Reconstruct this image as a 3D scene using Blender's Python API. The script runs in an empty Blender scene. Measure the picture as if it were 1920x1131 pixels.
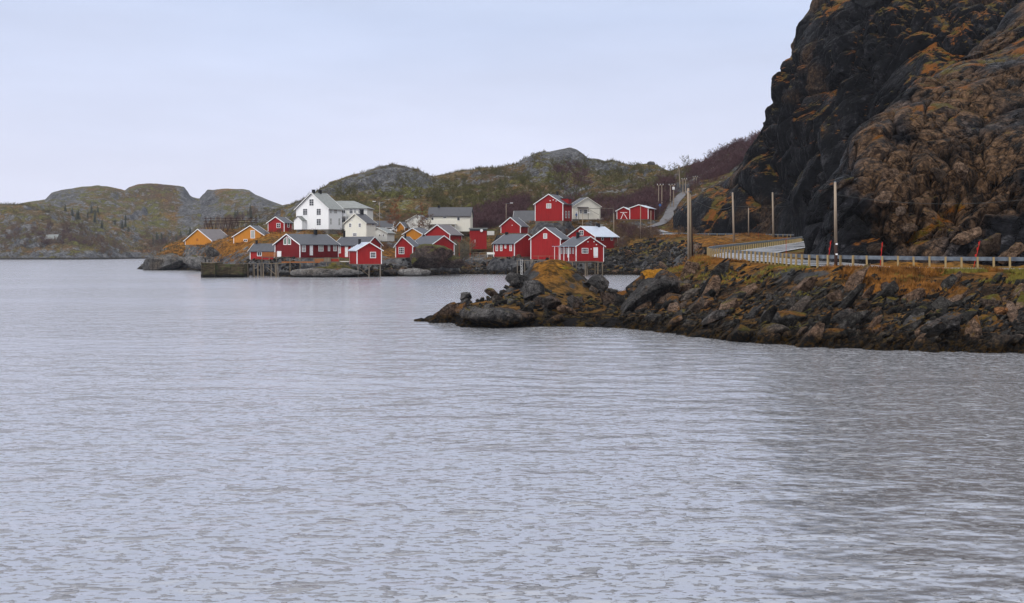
import bpy, bmesh, math, random, time
import numpy as np
from mathutils import Vector, Matrix, noise as mnoise
C = bpy.context
SC = C.scene
PI = math.pi
T0 = time.time()

# ------------------------------------------------------------------ camera, world, sun, exposure
H = 5.4            # eye height above the water
F = 2200.0         # focal length in photograph pixels (1920 wide)
HY = 470.0         # horizon row
cam = bpy.data.cameras.new('camera'); camo = bpy.data.objects.new('camera', cam)
SC.collection.objects.link(camo); SC.camera = camo
cam.sensor_width = 36; cam.lens = 36*F/1920
camo.location = (0, 0, H); camo.rotation_euler = (PI/2, 0, 0)
cam.shift_y = -(1131/2-HY)/1920
cam.clip_end = 9000; cam.clip_start = 0.5

SUN_EL, SUN_AZ = math.radians(42), math.radians(-135)   # azimuth: direction the light comes from, clockwise from +Y
w = bpy.data.worlds.new('World'); SC.world = w; w.use_nodes = True
nt = w.node_tree; nt.nodes.clear()
out = nt.nodes.new('ShaderNodeOutputWorld'); bg = nt.nodes.new('ShaderNodeBackground')
sky = nt.nodes.new('ShaderNodeTexSky'); sky.sky_type = 'NISHITA'; sky.sun_disc = False
sky.sun_elevation = SUN_EL; sky.sun_rotation = SUN_AZ
tc = nt.nodes.new('ShaderNodeTexCoord'); sep = nt.nodes.new('ShaderNodeSeparateXYZ')
ramp = nt.nodes.new('ShaderNodeValToRGB')
nt.links.new(tc.outputs['Generated'], sep.inputs[0]); 
nz = nt.nodes.new('ShaderNodeTexNoise'); nz.inputs['Scale'].default_value = 2.2; nz.inputs['Detail'].default_value = 4
mp = nt.nodes.new('ShaderNodeMapping'); mp.inputs['Scale'].default_value = (1, 1, 4.0)
nt.links.new(tc.outputs['Generated'], mp.inputs[0]); nt.links.new(mp.outputs[0], nz.inputs['Vector'])
ad = nt.nodes.new('ShaderNodeMath'); ad.operation = 'MULTIPLY_ADD'; ad.inputs[1].default_value = 0.10
nt.links.new(nz.outputs[0], ad.inputs[0])
sb = nt.nodes.new('ShaderNodeMath'); sb.operation = 'SUBTRACT'; sb.inputs[1].default_value = 0.05
nt.links.new(sep.outputs['Z'], sb.inputs[0]); nt.links.new(sb.outputs[0], ad.inputs[2])
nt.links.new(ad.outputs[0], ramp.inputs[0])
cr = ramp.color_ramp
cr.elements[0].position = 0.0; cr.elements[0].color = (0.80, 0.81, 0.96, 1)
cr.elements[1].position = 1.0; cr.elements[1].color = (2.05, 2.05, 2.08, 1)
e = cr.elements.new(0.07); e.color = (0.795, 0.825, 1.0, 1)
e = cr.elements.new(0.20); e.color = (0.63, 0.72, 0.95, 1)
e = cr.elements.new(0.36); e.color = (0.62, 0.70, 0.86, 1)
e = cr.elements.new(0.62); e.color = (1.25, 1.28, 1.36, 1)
mx = nt.nodes.new('ShaderNodeMix'); mx.data_type = 'RGBA'; mx.inputs[0].default_value = 0.97
sc_ = nt.nodes.new('ShaderNodeVectorMath'); sc_.operation = 'SCALE'; sc_.inputs['Scale'].default_value = 0.08
nt.links.new(sky.outputs[0], sc_.inputs[0])
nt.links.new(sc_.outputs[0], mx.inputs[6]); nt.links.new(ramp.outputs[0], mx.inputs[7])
cn = nt.nodes.new('ShaderNodeTexNoise'); cn.inputs['Scale'].default_value = 3.2; cn.inputs['Detail'].default_value = 6; cn.inputs['Roughness'].default_value = .55
cm_ = nt.nodes.new('ShaderNodeMapping'); cm_.inputs['Scale'].default_value = (1, 1, 5); cm_.inputs['Rotation'].default_value = (.05, .08, 0); nt.links.new(tc.outputs['Generated'], cm_.inputs[0]); nt.links.new(cm_.outputs[0], cn.inputs['Vector'])
cmr = nt.nodes.new('ShaderNodeMapRange'); nt.links.new(cn.outputs[0], cmr.inputs[0]); cmr.inputs[1].default_value = .3; cmr.inputs[2].default_value = .7; cmr.inputs[3].default_value = .935; cmr.inputs[4].default_value = 1.05
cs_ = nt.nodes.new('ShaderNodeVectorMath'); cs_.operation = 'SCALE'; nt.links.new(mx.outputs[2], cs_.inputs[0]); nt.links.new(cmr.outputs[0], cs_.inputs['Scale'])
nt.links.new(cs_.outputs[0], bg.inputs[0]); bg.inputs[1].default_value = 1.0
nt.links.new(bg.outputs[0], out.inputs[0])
sl = bpy.data.lights.new('sun', 'SUN'); sl.energy = 1.5; sl.angle = math.radians(14); sl.color = (1, 0.95, 0.88)
so = bpy.data.objects.new('sun', sl); SC.collection.objects.link(so)
sd = Vector((math.sin(SUN_AZ)*math.cos(SUN_EL), math.cos(SUN_AZ)*math.cos(SUN_EL), math.sin(SUN_EL)))
so.rotation_euler = sd.to_track_quat('Z', 'Y').to_euler(); so.location = sd*200
SC.view_settings.view_transform = 'Standard'; SC.view_settings.look = 'None'
SC.view_settings.exposure = 0; SC.view_settings.gamma = 1
SC.cycles.max_bounces = 6; SC.cycles.diffuse_bounces = 2; SC.cycles.glossy_bounces = 3
SC.cycles.use_denoising = True

def P(px, py, D):            # a point of the place, measured from the photograph, at its own distance D
    return Vector(((px-960)/F*D, D, H+(HY-py)/F*D))

# ------------------------------------------------------------------ numeric noise
def _hash(ix, iy, iz, seed):
    h = (ix.astype(np.uint32)*np.uint32(374761393)) ^ (iy.astype(np.uint32)*np.uint32(668265263)) ^ (iz.astype(np.uint32)*np.uint32(2147483647 & 0x9E3779B1)) ^ np.uint32(seed*7919+13)
    h = (h ^ (h >> np.uint32(13)))*np.uint32(1274126177)
    h = (h ^ (h >> np.uint32(16)))*np.uint32(2246822519)
    return (h ^ (h >> np.uint32(15)))
def _r(ix, iy, iz, seed):
    return (_hash(ix, iy, iz, seed) & np.uint32(0xffffff)).astype(np.float64)/16777215.0
def vnoise(p, seed=0):
    i = np.floor(p).astype(np.int64); f = p-i; f = f*f*(3-2*f)
    x, y, z = i[:, 0], i[:, 1], i[:, 2]; fx, fy, fz = f[:, 0], f[:, 1], f[:, 2]
    def L(a, b, t): return a+(b-a)*t
    c = lambda dx, dy, dz: _r(x+dx, y+dy, z+dz, seed)
    return L(L(L(c(0,0,0), c(1,0,0), fx), L(c(0,1,0), c(1,1,0), fx), fy),
             L(L(c(0,0,1), c(1,0,1), fx), L(c(0,1,1), c(1,1,1), fx), fy), fz)*2-1
def fbm(p, seed=0, oct=4, gain=0.5, lac=2.03):
    s = np.zeros(len(p)); a = 1.0
    for k in range(oct):
        s += a*vnoise(p, seed+k*17); p = p*lac+3.7; a *= gain
    return s
def ridged(p, seed=0, oct=4):
    s = np.zeros(len(p)); a = 1.0
    for k in range(oct):
        s += a*(1-np.abs(vnoise(p, seed+k*17))*2); p = p*2.07+5.1; a *= 0.5
    return s*0.5
def facet(p, seed=0, tilt=1.0):      # broken rock: every cell is a block with its own tilted face
    i = np.floor(p).astype(np.int64); best = np.full(len(p), 1e9); val = np.zeros(len(p)); sec = np.full(len(p), 1e9)
    for dx in (-1, 0, 1):
        for dy in (-1, 0, 1):
            for dz in (-1, 0, 1):
                x, y, z = i[:, 0]+dx, i[:, 1]+dy, i[:, 2]+dz
                cx = x+_r(x, y, z, seed); cy = y+_r(x, y, z, seed+1); cz = z+_r(x, y, z, seed+2)
                ex, ey, ez = p[:, 0]-cx, p[:, 1]-cy, p[:, 2]-cz
                d = ex*ex+ey*ey+ez*ez
                m = d < best
                v = (_r(x, y, z, seed+3)-0.5)+tilt*(ex*(_r(x, y, z, seed+4)-0.5)+ey*(_r(x, y, z, seed+5)-0.5)+ez*(_r(x, y, z, seed+6)-0.5))
                sec = np.where(m, best, np.minimum(sec, d))
                val = np.where(m, v, val); best = np.where(m, d, best)
    edge = np.sqrt(sec)-np.sqrt(best)
    return val*(1-np.exp(-edge*7.0)), edge

def blocks(p, seed=0, tilt=1.2, k=1.35):
    tilt = min(tilt, .95)      # fractured rock: an upper envelope of tilted blocks, creased and unbroken
    i = np.floor(p).astype(np.int64); best = np.full(len(p), -1e9); sec = np.full(len(p), -1e9)
    for dx in (-1, 0, 1):
        for dy in (-1, 0, 1):
            for dz in (-1, 0, 1):
                x, y, z = i[:, 0]+dx, i[:, 1]+dy, i[:, 2]+dz
                ex, ey, ez = p[:, 0]-x-_r(x, y, z, seed), p[:, 1]-y-_r(x, y, z, seed+1), p[:, 2]-z-_r(x, y, z, seed+2)
                v = (_r(x, y, z, seed+3)-.5)*.8+tilt*(ex*(_r(x, y, z, seed+4)-.5)+ey*(_r(x, y, z, seed+5)-.5)+ez*(_r(x, y, z, seed+6)-.5))-k*np.maximum(np.maximum(np.abs(ex), np.abs(ey)), np.abs(ez))
                m = v > best; sec = np.where(m, best, np.maximum(sec, v)); best = np.where(m, v, best)
    return (best-best.mean())*.75, best-sec
# ------------------------------------------------------------------ object helpers
def link(o, parent=None):
    SC.collection.objects.link(o)
    if parent: o.parent = parent
    return o
def tag(o, label=None, cat=None, group=None, kind=None):
    if label: o['label'] = label
    if cat: o['category'] = cat
    if group: o['group'] = group
    if kind: o['kind'] = kind
    return o
def empty(name, loc, rz=0):
    o = bpy.data.objects.new(name, None); o.location = loc; o.rotation_euler = (0, 0, rz); o.empty_display_size = 0.3
    return link(o)
def grid_mesh(name, V, nr, nc, mat, smooth=True, wrap=False):
    me = bpy.data.meshes.new(name)
    r = np.arange(nr-1)[:, None]; c = np.arange(nc-1)[None, :]
    a = (r*nc+c).ravel(); q = np.stack([a, a+1, a+nc+1, a+nc], 1).astype(np.int32)
    me.vertices.add(len(V)); me.vertices.foreach_set('co', V.astype(np.float32).ravel())
    me.loops.add(q.size); me.loops.foreach_set('vertex_index', q.ravel())
    me.polygons.add(len(q)); me.polygons.foreach_set('loop_start', np.arange(0, q.size, 4, dtype=np.int32))
    me.polygons.foreach_set('loop_total', np.full(len(q), 4, dtype=np.int32))
    me.update(calc_edges=True); me.polygons.foreach_set('use_smooth', np.full(len(q), smooth))
    me.materials.append(mat)
    return link(bpy.data.objects.new(name, me))
def add_attr(o, name, vals):
    a = o.data.attributes.new(name, 'FLOAT', 'POINT'); a.data.foreach_set('value', vals.astype(np.float32))
def poly_mesh(name, verts, faces, mat, parent=None, smooth=False):
    me = bpy.data.meshes.new(name); me.from_pydata([tuple(v) for v in verts], [], faces); me.update()
    if smooth: me.polygons.foreach_set('use_smooth', [True]*len(me.polygons))
    for m in (mat if isinstance(mat, (list, tuple)) else [mat]): me.materials.append(m)
    return link(bpy.data.objects.new(name, me), parent)

class MB:
    """collects shapes, builds them as ONE mesh object"""
    def __init__(s): s.v = []; s.f = []
    def add(s, vs, fs):
        n = len(s.v); s.v += [tuple(v) for v in vs]; s.f += [tuple(i+n for i in f) for f in fs]; return s
    def box(s, x0, x1, y0, y1, z0, z1):
        return s.add([(x0,y0,z0),(x1,y0,z0),(x1,y1,z0),(x0,y1,z0),(x0,y0,z1),(x1,y0,z1),(x1,y1,z1),(x0,y1,z1)],
            [(3,2,1,0),(4,5,6,7),(0,1,5,4),(1,2,6,5),(2,3,7,6),(3,0,4,7)])
    def beam(s, a, b, wd, ht=None):       # square bar between two points
        a, b = Vector(a), Vector(b); d = (b-a).normalized(); ht = ht or wd
        up = Vector((0,0,1)) if abs(d.z) < 0.95 else Vector((0,1,0))
        sx = d.cross(up).normalized()*wd/2; sy = sx.cross(d).normalized()*ht/2
        vs = [a-sx-sy, a+sx-sy, a+sx+sy, a-sx+sy, b-sx-sy, b+sx-sy, b+sx+sy, b-sx+sy]
        return s.add(vs, [(3,2,1,0),(4,5,6,7),(0,1,5,4),(1,2,6,5),(2,3,7,6),(3,0,4,7)])
    def tube(s, pts, rad, n=8, cap=True):
        pts = [Vector(p) for p in pts]; rad = rad if isinstance(rad, (list, tuple)) else [rad]*len(pts)
        vs = []; fs = []; N = len(pts)
        for i, p in enumerate(pts):
            d = (pts[min(i+1, N-1)]-pts[max(i-1, 0)]).normalized()
            up = Vector((0,0,1)) if abs(d.z) < 0.9 else Vector((1,0,0))
            a = d.cross(up).normalized(); b = a.cross(d).normalized()
            for k in range(n):
                t = 2*PI*k/n; vs.append(p+(a*math.cos(t)+b*math.sin(t))*rad[i])
        for i in range(N-1):
            for k in range(n):
                k2 = (k+1) % n; fs.append((i*n+k, i*n+k2, (i+1)*n+k2, (i+1)*n+k))
        if cap: fs.append(tuple(range(n))[::-1]); fs.append(tuple((N-1)*n+k for k in range(n)))
        return s.add(vs, fs)
    def build(s, name, mat, parent=None, smooth=False):
        return poly_mesh(name, s.v, s.f, mat, parent, smooth)

# ------------------------------------------------------------------ materials
def new_mat(name):
    m = bpy.data.materials.new(name); m.use_nodes = True
    n = m.node_tree.nodes; return m, m.node_tree, n['Principled BSDF']
def N(nt, t, **kw):
    n = nt.nodes.new(t)
    for k, v in kw.items():
        if k in n.inputs.keys() if isinstance(k, str) else False: n.inputs[k].default_value = v
        else: setattr(n, k, v)
    return n
def ramp_node(nt, src, stops):
    r = nt.nodes.new('ShaderNodeValToRGB'); e = r.color_ramp.elements
    e[0].position, e[0].color = stops[0][0], (*stops[0][1], 1) if not isinstance(stops[0][1], (int, float)) else (stops[0][1],)*3+(1,)
    p, c = stops[-1]; e[1].position = p; e[1].color = (*c, 1) if not isinstance(c, (int, float)) else (c, c, c, 1)
    for p, c in stops[1:-1]:
        q = e.new(p); q.color = (*c, 1) if not isinstance(c, (int, float)) else (c, c, c, 1)
    nt.links.new(src, r.inputs[0]); return r.outputs[0]
def noise_node(nt, vec, scale, detail=4, rough=0.55, sxyz=None):
    if sxyz:
        m = nt.nodes.new('ShaderNodeMapping'); m.inputs['Scale'].default_value = sxyz; nt.links.new(vec, m.inputs[0]); vec = m.outputs[0]
    n = nt.nodes.new('ShaderNodeTexNoise'); n.inputs['Scale'].default_value = scale; n.inputs['Detail'].default_value = detail
    n.inputs['Roughness'].default_value = rough; nt.links.new(vec, n.inputs['Vector']); return n.outputs[0]
def mixc(nt, fac, a, b, mode='MIX'):
    m = nt.nodes.new('ShaderNodeMix'); m.data_type = 'RGBA'; m.blend_type = mode
    for s, x in ((0, fac), (6, a), (7, b)):
        if isinstance(x, bpy.types.NodeSocket): nt.links.new(x, m.inputs[s])
        elif isinstance(x, (int, float)): m.inputs[s].default_value = x if s == 0 else (x, x, x, 1)
        else: m.inputs[s].default_value = (*x, 1)
    return m.outputs[2]
def mth(nt, op, a, b=None, c=None, clamp=False):
    m = nt.nodes.new('ShaderNodeMath'); m.operation = op; m.use_clamp = clamp
    for k, x in enumerate((a, b, c)):
        if x is None: continue
        if isinstance(x, bpy.types.NodeSocket): nt.links.new(x, m.inputs[k])
        else: m.inputs[k].default_value = x
    return m.outputs[0]
def sstep(nt, x, lo, hi):
    m = nt.nodes.new('ShaderNodeMapRange'); m.interpolation_type = 'SMOOTHSTEP'
    nt.links.new(x, m.inputs[0]); m.inputs[1].default_value = lo; m.inputs[2].default_value = hi
    return m.outputs[0]
def bump(nt, bsdf, h, dist, strength=1.0, normal=None):
    b = nt.nodes.new('ShaderNodeBump'); b.inputs['Distance'].default_value = dist; b.inputs['Strength'].default_value = strength
    nt.links.new(h, b.inputs['Height'])
    if normal: nt.links.new(normal, b.inputs['Normal'])
    nt.links.new(b.outputs[0], bsdf.inputs['Normal']); return b.outputs[0]
def objpos(nt): return nt.nodes.new('ShaderNodeNewGeometry').outputs['Position']

def paint(name, col, rough=0.6, var=0.25, stretch=(3, 3, 0.35), dirt=0.0, bumpd=0.0):
    m, nt, b = new_mat(name)
    g = nt.nodes.new('ShaderNodeTexCoord').outputs['Object']
    n = noise_node(nt, g, 1.3, 6, 0.65, stretch)
    f = noise_node(nt, g, 9, 3, 0.6, stretch)
    s = mth(nt, 'ADD', n, mth(nt, 'MULTIPLY', f, 0.5))
    c = ramp_node(nt, s, [(0.45, tuple(x*(1-var) for x in col)), (0.75, col), (1.05, tuple(min(1, x*(1+var*0.7)+0.012*var) for x in col))])
    if bumpd:                        # weatherboarding
        wv = nt.nodes.new('ShaderNodeTexWave'); wv.bands_direction = 'DIAGONAL' if False else 'X'; wv.inputs['Scale'].default_value = 1.6
        wv.inputs['Distortion'].default_value = 0.3
        sp = nt.nodes.new('ShaderNodeSeparateXYZ'); nt.links.new(g, sp.inputs[0])
        cb = nt.nodes.new('ShaderNodeCombineXYZ'); nt.links.new(mth(nt, 'ADD', sp.outputs[0], sp.outputs[1]), cb.inputs[0])
        nt.links.new(cb.outputs[0], wv.inputs['Vector'])
        bump(nt, b, wv.outputs[1], bumpd)
        c = mixc(nt, mth(nt, 'MULTIPLY', sstep(nt, wv.outputs[1], 0.25, 0.0), 0.30), c, tuple(x*0.45 for x in col))
    nt.links.new(c, b.inputs['Base Color']); b.inputs['Roughness'].default_value = rough; b.inputs['Specular IOR Level'].default_value = .5 if 'roof' in name or 'trim' in name else .18
    return m
M = {}
M['red'] = paint('red_paint', (0.31, 0.010, 0.010), 0.6, 0.22, bumpd=0.02)
M['darkred'] = paint('dark_red_paint', (0.15, 0.004, 0.006), 0.6, 0.25, bumpd=0.02)
M['yellow'] = paint('ochre_paint', (0.52, 0.20, 0.018), 0.6, 0.18, bumpd=0.02)
M['white'] = paint('white_paint', (0.87, 0.87, 0.86), 0.55, 0.06, bumpd=0.012)
M['cream'] = paint('cream_paint', (0.80, 0.77, 0.66), 0.6, 0.08, bumpd=0.012)
M['offwhite'] = paint('grey_white_paint', (0.74, 0.73, 0.68), 0.6, 0.10, bumpd=0.012)
M['trim'] = paint('white_trim', (0.86, 0.85, 0.84), 0.5, 0.05)
M['roof'] = paint('slate_roof', (0.034, 0.037, 0.048), 0.55, 0.35, (1, 1, 1))
M['roofbrown'] = paint('brown_slate_roof', (0.085, 0.070, 0.072), 0.55, 0.35, (1, 1, 1))
M['roofgreen'] = paint('weathered_roof', (0.165, 0.175, 0.165), 0.55, 0.35, (1, 1, 1))
M['roofmetal'] = paint('pale_metal_roof', (0.42, 0.47, 0.56), 0.3, 0.15, (1, 1, 1))
M['roofdark'] = paint('dark_roof', (0.022, 0.022, 0.030), 0.5, 0.35, (1, 1, 1))
M['black'] = paint('black_soot', (0.012, 0.012, 0.014), 0.6, 0.3)
M['concrete'] = paint('concrete', (0.15, 0.135, 0.115), 0.85, 0.4, (1, 1, 1))
M['wood'] = paint('weathered_wood', (0.20, 0.155, 0.105), 0.8, 0.4, (4, 4, 0.4))
M['woodgrey'] = paint('grey_wood', (0.155, 0.13, 0.105), 0.85, 0.45, (4, 4, 0.4))
M['postwood'] = paint('post_wood', (0.34, 0.245, 0.12), 0.8, 0.35, (6, 6, 0.8))
M['woodorange'] = paint('orange_planks', (0.32, 0.11, 0.025), 0.7, 0.3, (1, 1, 6))
M['pole'] = paint('pole_wood', (0.30, 0.235, 0.175), 0.8, 0.35, (6, 6, 0.3))
M['poletar'] = paint('tarred_wood', (0.045, 0.022, 0.016), 0.8, 0.35, (6, 6, 0.3))
M['pier'] = paint('mossy_timber', (0.070, 0.052, 0.028), 0.9, 0.65, (0.5, 0.5, 3))
M['wire'] = paint('wire', (0.05, 0.05, 0.05), 0.5, 0.05)
M['redplastic'] = paint('red_marker', (0.45, 0.02, 0.012), 0.45, 0.1)
M['skin'] = paint('skin', (0.42, 0.25, 0.18), 0.6, 0.05)
M['blue'] = paint('blue_jacket', (0.06, 0.13, 0.33), 0.8, 0.15)
M['darkcloth'] = paint('dark_trousers', (0.02, 0.022, 0.03), 0.9, 0.2)
m, nt, b = new_mat('window_glass'); b.inputs['Base Color'].default_value = (0.035, 0.04, 0.045, 1); b.inputs['Roughness'].default_value = 0.12
b.inputs['Specular IOR Level'].default_value = 0.55; M['glass'] = m
m, nt, b = new_mat('window_curtain_glass'); b.inputs['Base Color'].default_value = (0.36, 0.36, 0.33, 1); b.inputs['Roughness'].default_value = 0.15; M['curtain'] = m
m, nt, b = new_mat('greenish_glass'); b.inputs['Base Color'].default_value = (0.13, 0.19, 0.14, 1); b.inputs['Roughness'].default_value = 0.15; M['greenglass'] = m
m, nt, b = new_mat('galvanised_steel'); g = objpos(nt)
nt.links.new(ramp_node(nt, noise_node(nt, g, 2.5, 4), [(0.35, (0.085, 0.10, 0.125)), (0.7, (0.19, 0.22, 0.25))]), b.inputs['Base Color'])
b.inputs['Roughness'].default_value = 0.45; b.inputs['Metallic'].default_value = 0.35; M['steel'] = m

# asphalt, wet
m, nt, b = new_mat('wet_asphalt'); g = objpos(nt)
nt.links.new(ramp_node(nt, noise_node(nt, g, 0.6, 6), [(0.35, (0.10, 0.10, 0.105)), (0.7, (0.20, 0.20, 0.205))]), b.inputs['Base Color'])
nt.links.new(ramp_node(nt, noise_node(nt, g, 0.35, 3), [(0.4, 0.22), (0.65, 0.5)]), b.inputs['Roughness'])
bump(nt, b, noise_node(nt, g, 30, 3), 0.01); M['asphalt'] = m

# rock builder
def rock_mat(name, dark, mid, light, brown, moss=(0.15, 0.065, 0.012), moss2=(0.085, 0.08, 0.012), mossamt=0.5, streak=0.6, scale=1.0, rough=0.75, tide=1.0, brownamt=0.5, attr=False, objc=False, bs=1.0, spec=0.06, rp=(0.36, 0.50, 0.66), lowb=1.0):
    m, nt, b = new_mat(name)
    geo = nt.nodes.new('ShaderNodeNewGeometry'); g = geo.outputs['Position']; nrm = geo.outputs['Normal']
    gp = g
    if objc:
        oi = nt.nodes.new('ShaderNodeObjectInfo')
        vm = nt.nodes.new('ShaderNodeVectorMath'); vm.operation = 'MULTIPLY_ADD'
        nt.links.new(oi.outputs['Random'], vm.inputs[0]); vm.inputs[1].default_value = (37, 91, 53); nt.links.new(g, vm.inputs[2])
        gp = vm.outputs[0]
    n1 = noise_node(nt, gp, 0.22*scale, 8, 0.62)
    n2 = noise_node(nt, gp, 1.7*scale, 8, 0.7)
    n3 = noise_node(nt, gp, 0.13*scale, 5, 0.6)
    st = noise_node(nt, gp, 1.1*scale, 5, 0.6, (1, 1, 0.07))
    s = mth(nt, 'ADD', mth(nt, 'MULTIPLY', n1, 0.55), mth(nt, 'MULTIPLY', n2, 0.45))
    col = ramp_node(nt, s, [(rp[0], dark), (rp[1], mid), (rp[2], light)])
    if objc:
        v = nt.nodes.new('ShaderNodeHueSaturation'); nt.links.new(mth(nt, 'MULTIPLY_ADD', mth(nt, 'POWER', oi.outputs['Random'], 2.0), 1.5, 0.35), v.inputs['Value'])
        nt.links.new(col, v.inputs['Color']); col = v.outputs[0]
    br = sstep(nt, n3, 0.5-0.12*(brownamt*2-1)-0.06, 0.5-0.12*(brownamt*2-1)+0.10)
    if objc: br = mth(nt, 'MULTIPLY', sstep(nt, oi.outputs['Random'], 0.95-brownamt, 1.0-brownamt*0.6), 0.8)
    if attr:
        at = nt.nodes.new('ShaderNodeAttribute'); at.attribute_name = 'brown'; br = mth(nt, 'MULTIPLY', at.outputs['Fac'], mth(nt, 'ADD', 0.35, sstep(nt, n2, 0.3, 0.6)), clamp=True)
    col = mixc(nt, br, col, mixc(nt, sstep(nt, n2, 0.38, 0.62), tuple(x*0.3 for x in brown), brown))
    stk = mth(nt, 'MULTIPLY', sstep(nt, st, 0.52, 0.62), streak)
    if streak > 0: col = mixc(nt, stk, col, tuple(x*0.35 for x in dark))
    # fine cracks
    vo = nt.nodes.new('ShaderNodeTexVoronoi'); vo.feature = 'DISTANCE_TO_EDGE'; vo.inputs['Scale'].default_value = 0.75*scale
    wn = nt.nodes.new('ShaderNodeVectorMath'); wn.operation = 'MULTIPLY_ADD'
    nn = nt.nodes.new('ShaderNodeTexNoise'); nn.inputs['Scale'].default_value = 1.3*scale; nt.links.new(gp, nn.inputs['Vector'])
    nt.links.new(nn.outputs['Color'], wn.inputs[0]); wn.inputs[1].default_value = (1.2/scale,)*3; nt.links.new(gp, wn.inputs[2])
    nt.links.new(wn.outputs[0], vo.inputs['Vector'])
    crk = sstep(nt, vo.outputs[0], 0.05, 0.0)
    col = mixc(nt, mth(nt, 'MULTIPLY', crk, 0.6), col, tuple(x*0.25 for x in dark))
    fs = noise_node(nt, gp, 6.5*scale, 5, 0.75)
    col = mixc(nt, 1.0, col, ramp_node(nt, fs, [(0.34, .45), (0.52, 1.0), (0.68, 1.75)]), 'MULTIPLY')
    # moss and dead grass on what faces up
    sp = nt.nodes.new('ShaderNodeSeparateXYZ'); nt.links.new(nrm, sp.inputs[0])
    mo = mth(nt, 'ADD', sp.outputs[2], mth(nt, 'MULTIPLY', mth(nt, 'SUBTRACT', noise_node(nt, g, 0.45, 6, 0.65), 0.5), 1.8))
    if attr:
        at2 = nt.nodes.new('ShaderNodeAttribute'); at2.attribute_name = 'moss'; mo = mth(nt, 'ADD', mo, at2.outputs['Fac'])
    mf = sstep(nt, mo, 1.12-mossamt, 1.28-mossamt)
    mc = mixc(nt, sstep(nt, noise_node(nt, g, 0.35, 5), 0.42, 0.58), moss, moss2)
    mc = mixc(nt, sstep(nt, noise_node(nt, g, 5, 5, 0.7), 0.3, 0.6), tuple(x*0.3 for x in moss), mc)
    if mossamt > 0: col = mixc(nt, mf, col, mc)
    if tide:
        sz = nt.nodes.new('ShaderNodeSeparateXYZ'); nt.links.new(g, sz.inputs[0])
        tz = mth(nt, 'ADD', sz.outputs[2], mth(nt, 'MULTIPLY', n2, 0.8))
        tf = sstep(nt, tz, 1.55*tide, 0.75*tide)
        wc = mixc(nt, sstep(nt, n2, 0.45, 0.62), (0.006, 0.006, 0.006), (0.045, 0.024, 0.004))
        col = mixc(nt, tf, col, wc)
    nt.links.new(col, b.inputs['Base Color'])
    nt.links.new(mth(nt, 'SUBTRACT', rough, mth(nt, 'MULTIPLY', stk, 0.3)), b.inputs['Roughness'])
    b.inputs['Specular IOR Level'].default_value = spec
    hh = mth(nt, 'ADD', mth(nt, 'MULTIPLY', n2, lowb), mth(nt, 'MULTIPLY', noise_node(nt, gp, 7*scale, 6, 0.75), 0.40))
    hh = mth(nt, 'SUBTRACT', hh, mth(nt, 'MULTIPLY', crk, 0.25))
    bump(nt, b, hh, 0.55/scale*bs)
    return m
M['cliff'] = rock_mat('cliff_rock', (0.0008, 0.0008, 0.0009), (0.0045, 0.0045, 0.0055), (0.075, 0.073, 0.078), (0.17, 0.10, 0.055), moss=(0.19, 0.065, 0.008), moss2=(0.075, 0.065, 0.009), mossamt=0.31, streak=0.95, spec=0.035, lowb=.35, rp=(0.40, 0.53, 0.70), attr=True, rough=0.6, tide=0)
M['boulder'] = rock_mat('boulder_rock', (0.008, 0.008, 0.008), (0.052, 0.048, 0.044), (0.24, 0.22, 0.20), (0.21, 0.125, 0.078), mossamt=0.30, streak=0, scale=2.2, objc=True, brownamt=0.42)
M['slab'] = rock_mat('slab_rock', (0.05, 0.05, 0.052), (0.13, 0.125, 0.12), (0.23, 0.22, 0.21), (0.17, 0.14, 0.11), mossamt=0.10, streak=0.2, scale=0.8, brownamt=0.4, tide=0.5)

M['greyrock'] = rock_mat('grey_rock', (0.010, 0.010, 0.010), (0.058, 0.054, 0.052), (0.17, 0.16, 0.155), (0.13, 0.085, 0.062), mossamt=0.22, streak=0.25, scale=1.6, brownamt=0.35)
# broken stone of an old quarry face
m, nt, b = new_mat('gravel_road'); g = objpos(nt)
nt.links.new(ramp_node(nt, noise_node(nt, g, 0.8, 6), [(0.35, (0.08, 0.078, 0.082)), (0.7, (0.15, 0.145, 0.15))]), b.inputs['Base Color']); b.inputs['Roughness'].default_value = .9; M['gravel'] = m

M['paleslab'] = rock_mat('pale_slab_rock', (0.09, 0.085, 0.08), (0.20, 0.19, 0.18), (0.33, 0.315, 0.30), (0.17, 0.14, 0.11), mossamt=0.05, streak=0.1, scale=0.8, brownamt=0.3, tide=0.35)
m, nt, b = new_mat('crib_logs'); g = objpos(nt); sp = nt.nodes.new('ShaderNodeSeparateXYZ'); nt.links.new(g, sp.inputs[0])
n_ = noise_node(nt, g, 1.6, 6, .7, (.5, .5, 4)); n2_ = noise_node(nt, g, .7, 4)
c_ = ramp_node(nt, n_, [(.34, (.012, .009, .006)), (.5, (.060, .046, .026)), (.66, (.15, .115, .07))])
c_ = mixc(nt, sstep(nt, n2_, .52, .62), c_, (.075, .08, .03))
c_ = mixc(nt, sstep(nt, mth(nt, 'ADD', sp.outputs[2], mth(nt, 'MULTIPLY', n_, .8)), 1.35, .75), c_, (.009, .008, .006))
nt.links.new(c_, b.inputs['Base Color']); b.inputs['Roughness'].default_value = .85; b.inputs['Specular IOR Level'].default_value = .1; bump(nt, b, n_, .12); M['crib'] = m

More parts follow.
